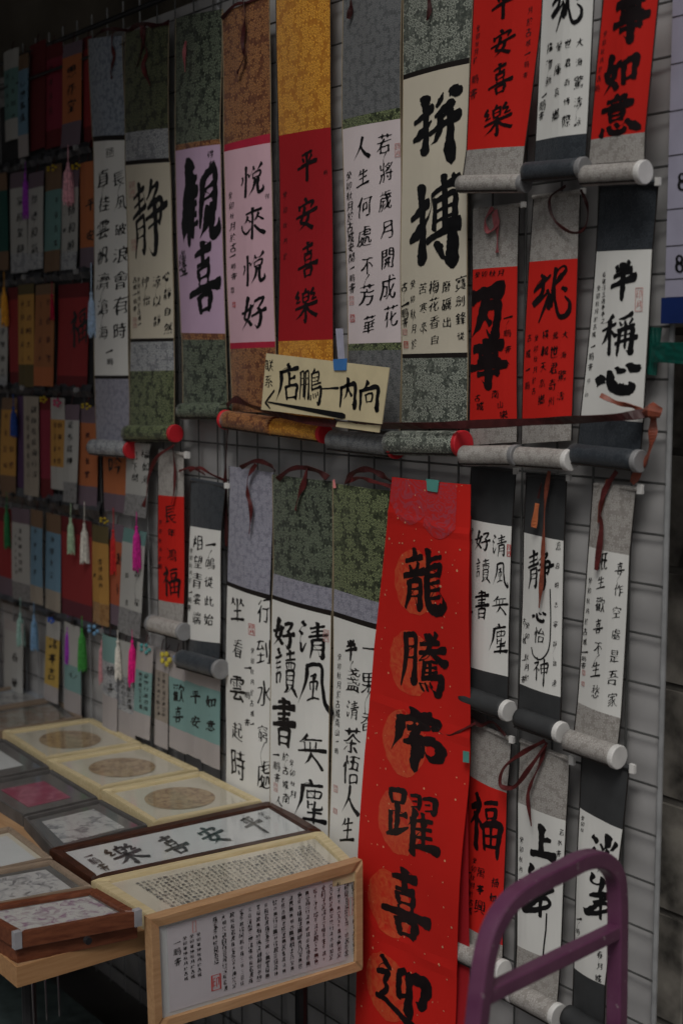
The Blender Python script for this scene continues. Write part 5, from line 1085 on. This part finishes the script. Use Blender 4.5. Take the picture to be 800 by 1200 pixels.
for k in range(3):
    p = PZ(20 + k * 8, 1150, .62); y = YN + .03 + .022 * k
    G().tube([(XN - .022, y, ZTB - .03), (XN - .026, y + .004, ZTB - .115)], .0016, 6).obj('spring_rod', CHR, t)
# dark crates and a bag under the table
CRATE = solid('dark_crate', (.05, .07, .07), .5, var=.4); BAGM = solid('black_bag', (.03, .03, .032), .6, var=.4)
t = thing('storage_crate', 'dark plastic storage crate in the shade under the table', 'crate', (-2.4, -.45, 0))
g = G().box((-2.9, -.62, 0), (-2.15, -.30, .17)); g.obj('body', CRATE, t); G().box((-2.92, -.64, .17), (-2.13, -.28, .20)).obj('lid', CRATE, t)
for k in range(5): G().box((-2.149, -.60 + k * .06, .02), (-2.140, -.56 + k * .06, .15)).obj('rib', CRATE, t)
t = thing('cloth_bag', 'black cloth bag slumped on the ground behind the crate under the table', 'bag', (-3.5, -.4, 0))
V = []; F = []; n = 20
for j in range(11):
    for k in range(n):
        th = 2 * math.pi * k / n; ph = j / 10; r = math.sin(math.pi * (.1 + .8 * ph)) ** .5 * (1 + .12 * noise1(math.cos(th) * 2, math.sin(th) * 2, ph * 3)); V.append((-3.4 + .42 * r * math.cos(th), -.38 + .28 * r * math.sin(th), .45 * ph))
for j in range(10):
    for k in range(n): F.append((j * n + k, j * n + (k + 1) % n, (j + 1) * n + (k + 1) % n, (j + 1) * n + k))
F += [tuple(range(n))[::-1], tuple(10 * n + k for k in range(n))]
mesh_obj('body', V, F, BAGM, t, smooth=True); G().tube(catmull([(-3.5, -.4, .42), (-3.48, -.42, .55), (-3.32, -.42, .55), (-3.3, -.4, .42)]), .01, 6).obj('handle', BAGM, t)

# ------------------------------------------------------------------ framed works
W_CREAM = wood('cream_frame_wood', (.50, .41, .23), (.62, .52, .32), axis=1); W_PALE = wood('pale_frame_wood', (.38, .215, .105), (.49, .30, .16), axis=1)
W_DARK = wood('dark_frame_wood', (.030, .011, .007), (.070, .026, .015), axis=1, rough=.3); W_RED = wood('red_brown_wood', (.10, .030, .016), (.19, .065, .032), axis=1, rough=.3); W_GREY = solid('grey_board', (.085, .080, .078), .6, var=.2)
W_TAUPE = wood('taupe_frame_wood', (.20, .15, .11), (.29, .22, .16), axis=1)
MAT_G = solid('mount_grey', (.13, .125, .12), .8, var=.1); MAT_W = paper('mount_white', (.58, .60, .60)); MAT_C = paper('mount_cream', (.60, .56, .46)); MAT_P = paper('mount_bluish', (.40, .44, .50))
def painting(name, base, inks, scale=18, thr=(.46, .66), dist=1.2):
    if name in MATS: return MATS[name]
    m, t_, b = newmat(name); L = t_.links.new; tc = t_.nodes.new('ShaderNodeTexCoord'); out = None
    cur = t_.nodes.new('ShaderNodeRGB'); cur.outputs[0].default_value = c4(base); out = cur.outputs[0]
    for k, c in enumerate(inks):
        mp = t_.nodes.new('ShaderNodeMapping'); mp.inputs['Location'].default_value = (k * 3.1, k * 1.7, 0); L(tc.outputs['Object'], mp.inputs[0])
        n = t_.nodes.new('ShaderNodeTexNoise'); n.inputs['Scale'].default_value = scale * (1 + .6 * k); n.inputs['Detail'].default_value = 5; n.inputs['Distortion'].default_value = dist; L(mp.outputs[0], n.inputs['Vector'])
        r = t_.nodes.new('ShaderNodeMapRange'); r.inputs[1].default_value = thr[0]; r.inputs[2].default_value = thr[1]; L(n.outputs[0], r.inputs[0])
        mx = t_.nodes.new('ShaderNodeMix'); mx.data_type = 'RGBA'; L(r.outputs[0], mx.inputs[0]); L(out, mx.inputs[6]); mx.inputs[7].default_value = c4(c); out = mx.outputs[2]
    L(out, b.inputs['Base Color']); b.inputs['Roughness'].default_value = .7; MATS[name] = m; return m
P_FAN = painting('fan_painting', (.46, .35, .21), [(.36, .25, .14), (.25, .16, .10)], 38)
P_FLOW = painting('flower_painting', (.52, .52, .50), [(.36, .32, .33), (.28, .17, .25)], 34, (.50, .66)); P_INKP = painting('ink_painting', (.50, .50, .49), [(.36, .36, .36), (.16, .16, .17)], 26, (.50, .68))
P_PINK = painting('pink_painting', (.30, .06, .11), [(.24, .06, .09), (.38, .14, .19)], 20)
GL = glass('pane_glass', 1.5)
def frame(label, quad, z, th, bu, bv, wmat, mount, kind, art=None, group='framed works lying on the table', au=.2, av=.2, glassy=True, plane='Z', name='picture_frame', text=None, deep=.008, inkmat=None):
    if plane == 'Z': q = [PZ(x, y, z) for x, y in quad]; nrm = np.array([0, 0, 1.])
    else: q = [PX(x, y, z) for x, y in quad]; nrm = np.array([1., 0, 0])
    NL, NR, FR, FL = q
    def Mp(u, v, e=0): return lerp(lerp(NL, NR, u), lerp(FL, FR, u), v) + nrm * e
    t = thing(name, label, 'picture frame', Mp(.5, .5, -th), group)
    o4 = [(0, 0), (1, 0), (1, 1), (0, 1)]; i4 = [(bu, bv), (1 - bu, bv), (1 - bu, 1 - bv), (bu, 1 - bv)]
    for k in range(4):
        a, b = o4[k], o4[(k + 1) % 4]; c, d = i4[(k + 1) % 4], i4[k]
        sh = lambda p, e: Mp(p[0], p[1], e)
        lo = [sh(a, -th), sh(b, -th), sh(c, -th), sh(d, -th)]
        e1 = (lambda p, f: (p[0] + (.5 - p[0]) * f, p[1] + (.5 - p[1]) * f))
        g = G(); g.hexa(lo, [sh(a, -.0025), sh(b, -.0025), sh(c, -.003), sh(d, -.003)])
        e = .006
        hi0 = [sh(a, -.0024), sh(b, -.0024), sh(c, -.003), sh(d, -.003)]
        cn = sum(hi0) / 4
        g.hexa(hi0, [p + (cn - p) * .06 + nrm * .0026 for p in hi0])
        g.obj('frame_rail', wmat, t)
    def sheet(nm, u0, v0, u1, v1, e, mat, tk=.001):
        a = [Mp(u0, v0, e), Mp(u1, v0, e), Mp(u1, v1, e), Mp(u0, v1, e)]
        return G().hexa([p - nrm * tk for p in a], a).obj(nm, mat, t)
    sheet('backing', .004, .004, .996, .996, -th + .0005, W_GREY, .001)
    sheet('mount', bu, bv, 1 - bu, 1 - bv, -deep, mount)
    if kind == 'disc':
        n = 36; V = []; 
        for k in range(n): th_ = 2 * math.pi * k / n; V.append(Mp(.5 + au * math.cos(th_), .5 + av * math.sin(th_), -deep + .0012))
        mesh_obj('picture', V, [tuple(range(n))], art, t)
        for k in range(n): pass
    elif kind == 'rect': sheet('picture', au, av, 1 - au, 1 - av, -deep + .0012, art)
    if text:
        U = np.linalg.norm(NR - NL); Vv = np.linalg.norm(FL - NL)
        ink = Ink(lambda a, b, e: Mp(a / U, b / Vv, -deep + .0022 + e)); rr = random.Random(4)
        for it in text:
            ch, u, v, wu, hv = it[:5]; kw = it[5] if len(it) > 5 else {}
            ink.put(ch, u * U, v * Vv, wu * U, hv * Vv, rise=.08, **kw)
        ink.obj('calligraphy', inkmat or INK, t)
    if glassy: sheet('glass', bu * .9, bv * .9, 1 - bu * .9, 1 - bv * .9, -.0045, GL, .0015)
    return t, Mp
HEART = '觀自在菩薩行深般若波羅蜜多時照見五蘊皆空度一切苦厄舍利子色不異空空不異色色即是空空即是色受想行識亦復如是舍利子是諸法空相不生不滅不垢不淨不增不減是故空中無色無受想行識無眼耳鼻舌身意無色聲香味觸法無眼界乃至無意識界無無明亦無無明盡乃至無老死亦無老死盡無苦集滅道無智亦無得以無所得故菩提薩埵依般若波羅蜜多故心無罣礙無罣礙故無有恐怖遠離顛倒夢想究竟涅槃三世諸佛依般若波羅蜜多故得阿耨多羅三藐三菩提故知般若波羅蜜多是大神咒是大明咒'
def colstext(nc, nr, u0, u1, v0, v1, cw, chh, start=0, short=False):
    out = []; rr = random.Random(8); k = start
    for c in range(nc):
        u = lerp(u1, u0, c / (nc - 1))
        for r in range(nr):
            if short and c == nc - 1 and r > 7: continue
            v = lerp(v1, v0, r / (nr - 1)); sc = rr.uniform(.75, 1.15)
            out.append((HEART[k % len(HEART)], u + rr.uniform(-.1, .1) * cw, v, cw * sc, chh * sc * rr.uniform(.85, 1.1), dict(hand=False, step=.12, seed=0, bold=-.004))); k += 1
    return out
frame('frame with bluish picture at the far end of the table', [(-60, 838), (70, 816), (35, 800), (-90, 822)], .70, .03, .05, .06, W_TAUPE, MAT_P, 'rect', P_INKP, au=.15, av=.2)
frame('frame with greyish green landscape, second from the far end of the table', [(-25, 860), (97, 840), (70, 817), (-50, 836)], .70, .03, .05, .06, W_TAUPE, MAT_G, 'rect', painting('landscape', (.32, .31, .27), [(.20, .20, .16), (.24, .13, .08)], 20), au=.12, av=.16)
for lb, q in (('cream frame with round fan painting farthest from the camera', [(52, 888), (166, 870), (107, 841), (3, 856)]), ('cream frame with round fan painting, middle of the three', [(117, 923), (233, 901), (168, 871), (55, 890)]), ('cream frame with round fan painting nearest the dark wood frame', [(180, 963), (307, 938), (236, 903), (119, 925)])):
    frame(lb, q, .70, .03, .055, .06, W_CREAM, MAT_C, 'disc', P_FAN, au=.30, av=.30)
frame('grey mounted frame with a small white picture, far left of the table', [(-30, 917), (58, 898), (5, 865), (-85, 880)], .695, .025, .03, .03, W_GREY, MAT_G, 'rect', MAT_W, au=.2, av=.24)
frame('grey mounted frame with a crimson pink picture', [(27, 955), (115, 934), (60, 901), (-32, 918)], .695, .025, .03, .03, W_GREY, MAT_G, 'rect', P_PINK, au=.22, av=.22)
frame('grey mounted frame with a pale picture of a bare branch', [(62, 995), (173, 966), (117, 936), (28, 957)], .695, .025, .03, .03, W_GREY, MAT_G, 'rect', P_INKP, au=.17, av=.16)
frame('dark brown long frame with four large characters on white', [(108, 1030), (377, 973), (318, 938), (58, 994)], .70, .03, .035, .09, W_DARK, MAT_W, 'none', group='framed works lying on the table', inkmat=solid('ink_grey', (.045, .048, .052), .5),
      text=[('平', .815, .53, .10, .52, dict(seed=1)), ('安', .615, .52, .12, .50), ('喜', .43, .50, .12, .52), ('樂', .235, .50, .14, .56), ('鵬', .10, .5, .04, .2), ('一', .10, .66, .04, .1), ('書', .10, .3, .04, .2), ('癸', .9, .78, .025, .1), ('卯', .9, .66, .025, .1)])
frame('cream wood long frame with dense tiny script lying beside the dark brown long frame', [(178, 1075), (418, 1013), (377, 973), (107, 1031)], .70, .03, .045, .07, W_CREAM, MAT_C, 'none',
      inkmat=solid('ink_pale', (.13, .13, .125), .6), text=colstext(34, 11, .14, .90, .18, .78, .017, .046))
frame('taupe frame with a pale blank picture at the left edge of the table', [(-26, 1024), (62, 1005), (12, 968), (-64, 985)], .695, .025, .06, .06, W_TAUPE, MAT_C, 'rect', MAT_W, au=.14, av=.14)
frame('taupe frame with an ink landscape at the left edge of the table', [(-20, 1062), (108, 1038), (62, 1007), (-50, 1027)], .70, .03, .05, .05, W_TAUPE, MAT_G, 'rect', P_INKP, au=.14, av=.16)
# boxed frames stacked at the corner
t, Mp = frame('red brown wooden box frame with a purple flower picture, on top at the table corner', [(20, 1094), (161, 1068), (112, 1040), (-34, 1064)], .722, .025, .07, .08, W_RED, MAT_G, 'rect', P_FLOW, au=.10, av=.13, name='box_frame', group='box frames at the table corner')
t, Mp = frame('red brown wooden box frame underneath the one with the purple flower picture', [(20, 1110), (161, 1081), (113, 1053), (-34, 1079)], .6965, .0260, .07, .08, W_RED, MAT_G, 'rect', P_INKP, au=.10, av=.13, name='box_frame', group='box frames at the table corner')
CORN = solid('plastic_corner', (.32, .32, .34), .15, var=.2)
for (x, y) in ((20, 1094), (161, 1068)):
    p = PZ(x, y, .722); o_ = G().box((p[0] - .008, p[1] - .005, .6965 + .001), (p[0] + .003, p[1] + .007, .7245)).obj('corner_guard', CORN, t)
p = PZ(98, 1100, .70); G().tube([(p[0] + .010, p[1], .702), (p[0] + .018, p[1], .702)], .006, 10).obj('latch', DARKM, t)
# standing frame at the table's near end
XS = -1.842
txt = colstext(18, 13, .285, .965, .19, .83, .021, .050, short=True) + [('一', .115, .72, .03, .03), ('鵬', .115, .64, .032, .07), ('書', .115, .55, .03, .07)]
txt += [(c, .15 + .03 * k, .74 - i * .045, .018, .034, dict(hand=False, step=.12)) for k in range(3) for i, c in enumerate('癸卯年仲秋月於古城')]
t, Mp = frame('brown wood frame standing on edge against the table end, filled with columns of small characters', [(182, 1210), (425, 1137), (425, 1008), (177, 1078)], XS, .022, .035, .085, W_PALE, MAT_W, 'rect', paper('script_paper', (.60, .57, .60)), au=.075, av=.12, plane='X', inkmat=INKT, group='frame standing at the table end', text=txt, glassy=True)
ink = Ink(lambda a, b, e: Mp(a, b, -.0056 + e)); ink.rect(.283, .27, .045, .14, .006); ink.put('印', .283, .27, .03, .09, rise=0, hand=False); ink.obj('seal_stamp', SEAL, t)
ink = Ink(lambda a, b, e: Mp(a, b, -.0056 + e)); ink.rect(.192, .82, .018, .10, .004); ink.rect(.945, .60, .022, .16, .004); ink.obj('seal_stamp', SEALF, t)
t['group'] = ''; del t['group']
G().box((XS - .005, -.60, .50), (XS - .0, -.10, .50)) if False else None

# ------------------------------------------------------------------ right edge: signboard and tape
SB = solid('signboard_lavender', (.34, .33, .42), .4, var=.05); SBB = solid('signboard_blue', (.010, .024, .11), .35)
t = thing('signboard', 'pale lavender printed board with figure eights and a blue lower band at the right edge', 'sign', (-1.0, -.02, 1.66))
a = PY(784, 300, .012); zt = 2.7; zb = PY(790, 348, .012)[2]; zbb = PY(790, 379, .012)[2]; xl = a[0] - .004
G().box((xl, -.015, zb), (xl + 1.0, -.010, zt)).obj('panel', SB, t)
G().box((xl - .006, -.0155, zbb), (xl + 1.0, -.0095, zb - .0005)).obj('blue_band', SBB, t)
g = G()
for yy in (20, 75, 130, 182, 245, 288, 327):
    z = PY(792, yy, .012)[2]; g.box((xl, -.0156, z - .0006), (xl + 1.0, -.0152, z + .0006))
g.obj('ruled_lines', INKT, t, kind='stuff')
ink = Ink(lambda X, Z, e: (X, -.0158 - e, Z))
for (x, y) in ((799, 213), (796, 309)):
    p = PY(x, y, .015); u = unit(x, y)[1]; ink.put('8', p[0], p[2], 17 * u * .8, 21 * u, rise=0, hand=False, rag=0)
ink.obj('figures', INK, t)
GT = solid('green_tape', (.006, .065, .05), .22, var=.3, scale=40, bump=.5, coat=.4)
t = thing('packing_tape', 'glossy dark green packing tape wrapped around the grid end pole', 'tape', PY(765, 430, .01))
def strip(nm, quad, off, n=14, amp=.0016):
    a = [PY(x, y, off) for x, y in quad]; V = []; F = []
    for j in range(n + 1):
        for i in range(n + 1):
            p = lerp(lerp(a[0], a[1], i / n), lerp(a[3], a[2], i / n), j / n); V.append((p[0], p[1] - amp * noise1(i * .6, j * .25, off * 99) - .003 * math.sin(math.pi * i / n), p[2]))
    for j in range(n):
        for i in range(n): k = j * (n + 1) + i; F.append((k, k + n + 1, k + n + 2, k + 1))
    m = len(V); V += [(x, y + .001, z) for x, y, z in V]; F += [tuple(m + q for q in f[::-1]) for f in F]
    ring = list(range(n + 1)) + [j * (n + 1) + n for j in range(1, n + 1)] + [n * (n + 1) + i for i in range(n - 1, -1, -1)] + [j * (n + 1) for j in range(n - 1, 0, -1)]
    F += [(p_, q_, m + q_, m + p_) for p_, q_ in zip(ring, ring[1:] + ring[:1])]
    mesh_obj(nm, V, F, GT, t)
strip('tape_strip', [(757, 383), (775, 384), (771, 424), (764, 442)][0:2] + [(768, 440), (755, 438)], .012)
strip('tape_strip', [(764, 401), (822, 401), (822, 428), (763, 424)], .022)

# ------------------------------------------------------------------ hand trolley
PUR, _t, _b = newmat('purple_enamel')
_c = _t.nodes.new('ShaderNodeTexCoord'); _n1 = _t.nodes.new('ShaderNodeTexNoise'); _n1.inputs['Scale'].default_value = 16; _n1.inputs['Detail'].default_value = 6; _t.links.new(_c.outputs['Object'], _n1.inputs['Vector'])
_n2 = _t.nodes.new('ShaderNodeTexNoise'); _n2.inputs['Scale'].default_value = 110; _n2.inputs['Detail'].default_value = 4; _t.links.new(_c.outputs['Object'], _n2.inputs['Vector'])
_r1 = _t.nodes.new('ShaderNodeMapRange'); _r1.inputs[1].default_value = .35; _r1.inputs[2].default_value = .7; _t.links.new(_n1.outputs[0], _r1.inputs[0])
_m1 = _t.nodes.new('ShaderNodeMix'); _m1.data_type = 'RGBA'; _m1.inputs[6].default_value = c4((.105, .026, .074)); _m1.inputs[7].default_value = c4((.155, .055, .110)); _t.links.new(_r1.outputs[0], _m1.inputs[0])
_r2 = _t.nodes.new('ShaderNodeMapRange'); _r2.inputs[1].default_value = .69; _r2.inputs[2].default_value = .72; _t.links.new(_n2.outputs[0], _r2.inputs[0])
_m2 = _t.nodes.new('ShaderNodeMix'); _m2.data_type = 'RGBA'; _m2.inputs[7].default_value = c4((.30, .24, .26)); _t.links.new(_r2.outputs[0], _m2.inputs[0]); _t.links.new(_m1.outputs[2], _m2.inputs[6]); _t.links.new(_m2.outputs[2], _b.inputs['Base Color'])
_r3 = _t.nodes.new('ShaderNodeMapRange'); _r3.inputs[3].default_value = .22; _r3.inputs[4].default_value = .5; _t.links.new(_n1.outputs[0], _r3.inputs[0]); _t.links.new(_r3.outputs[0], _b.inputs['Roughness'])
def PD(x, y, d):
    r = ray(x, y); return C0 + r * (d / FPX)
A = PD(559, 1200, 1.60); B = PD(722, 1200, 1.86)
t = thing('hand_trolley', 'purple enamelled trolley with a looped tube handle and crossbar in the near foreground', 'trolley', (float((A[0] + B[0]) / 2), float((A[1] + B[1]) / 2), 0))
# handle lies in the upright plane through A and B
AB = B - A; AB[2] = 0; ABn = AB / np.linalg.norm(AB); N_ = np.array([-ABn[1], ABn[0], 0])
def PT(x, y):
    r = ray(x, y); return C0 + r * (N_.dot(A - C0) / N_.dot(r))
pts = [PT(x, y) for x, y in [(558, 1200), (563, 1155), (569, 1115), (580, 1082), (598, 1056), (625, 1037), (655, 1022), (684, 1008), (704, 1008), (719, 1024), (723, 1056), (723, 1110), (722, 1200)]]; _sub = 14
lo0 = np.array([pts[0][0], pts[0][1], .16]); lo1 = np.array([pts[-1][0], pts[-1][1], .16])
P = [lo0] + catmull(pts, 14) + [lo1]
def sqtube(pts, s_, name):
    """rounded square section, one face kept in the plane of the handle"""
    m = len(pts); V = []; F = []; n = 32
    for i in range(m):
        t_ = pts[min(i + 1, m - 1)] - pts[max(i - 1, 0)]; t_ = t_ / np.linalg.norm(t_); b_ = np.cross(t_, N_); b_ /= np.linalg.norm(b_)
        for k in range(n):
            th = 2 * math.pi * (k + .5) / n; c, d = math.cos(th), math.sin(th); rr = (abs(c) ** 8 + abs(d) ** 8) ** (-1 / 8)
            V.append(pts[i] + (N_ * c * rr + b_ * d * rr) * s_ / 2)
    for i in range(m - 1):
        for k in range(n): F.append((i * n + k, i * n + (k + 1) % n, (i + 1) * n + (k + 1) % n, (i + 1) * n + k))
    F += [tuple(range(n))[::-1], tuple((m - 1) * n + k for k in range(n))]
    o_ = mesh_obj(name, V, F, PUR, t, smooth=False)
    return o_
sqtube(P, .0225, 'handle')
c0 = PT(568, 1166); c1 = PT(722, 1090)
sqtube([c0, lerp(c0, c1, .5), c1], .0195, 'crossbar')
ctr = (lo0 + lo1) / 2; dep = -N_ * .5 if (N_.dot(C0 - A) < 0) else N_ * .5
a4 = [lo0, lo1, lo1 + dep, lo0 + dep]
G().hexa([p + np.array([0, 0, -.03]) for p in a4], a4).obj('platform', PUR, t)
for p in a4:
    c = p * .8 + sum(a4) / 4 * .2; G().tube([np.array([c[0], c[1], .06]) + ABn * -.012, np.array([c[0], c[1], .06]) + ABn * .012], .06, 20).obj('wheel', DARKM, t)
    G().tube([np.array([c[0], c[1], .06]) + ABn * .014, np.array([c[0], c[1], .131]) + ABn * .014], .008, 8).obj('caster_fork', CHR, t)

for o in (_to, _po): bpy.data.objects.remove(o)
for c in (_tc, _pc): bpy.data.curves.remove(c)
for o in list(scene.objects):                      # short labels
    if 'label' in o and len(o['label'].split()) > 16: print('LONG', o.name, o['label'])
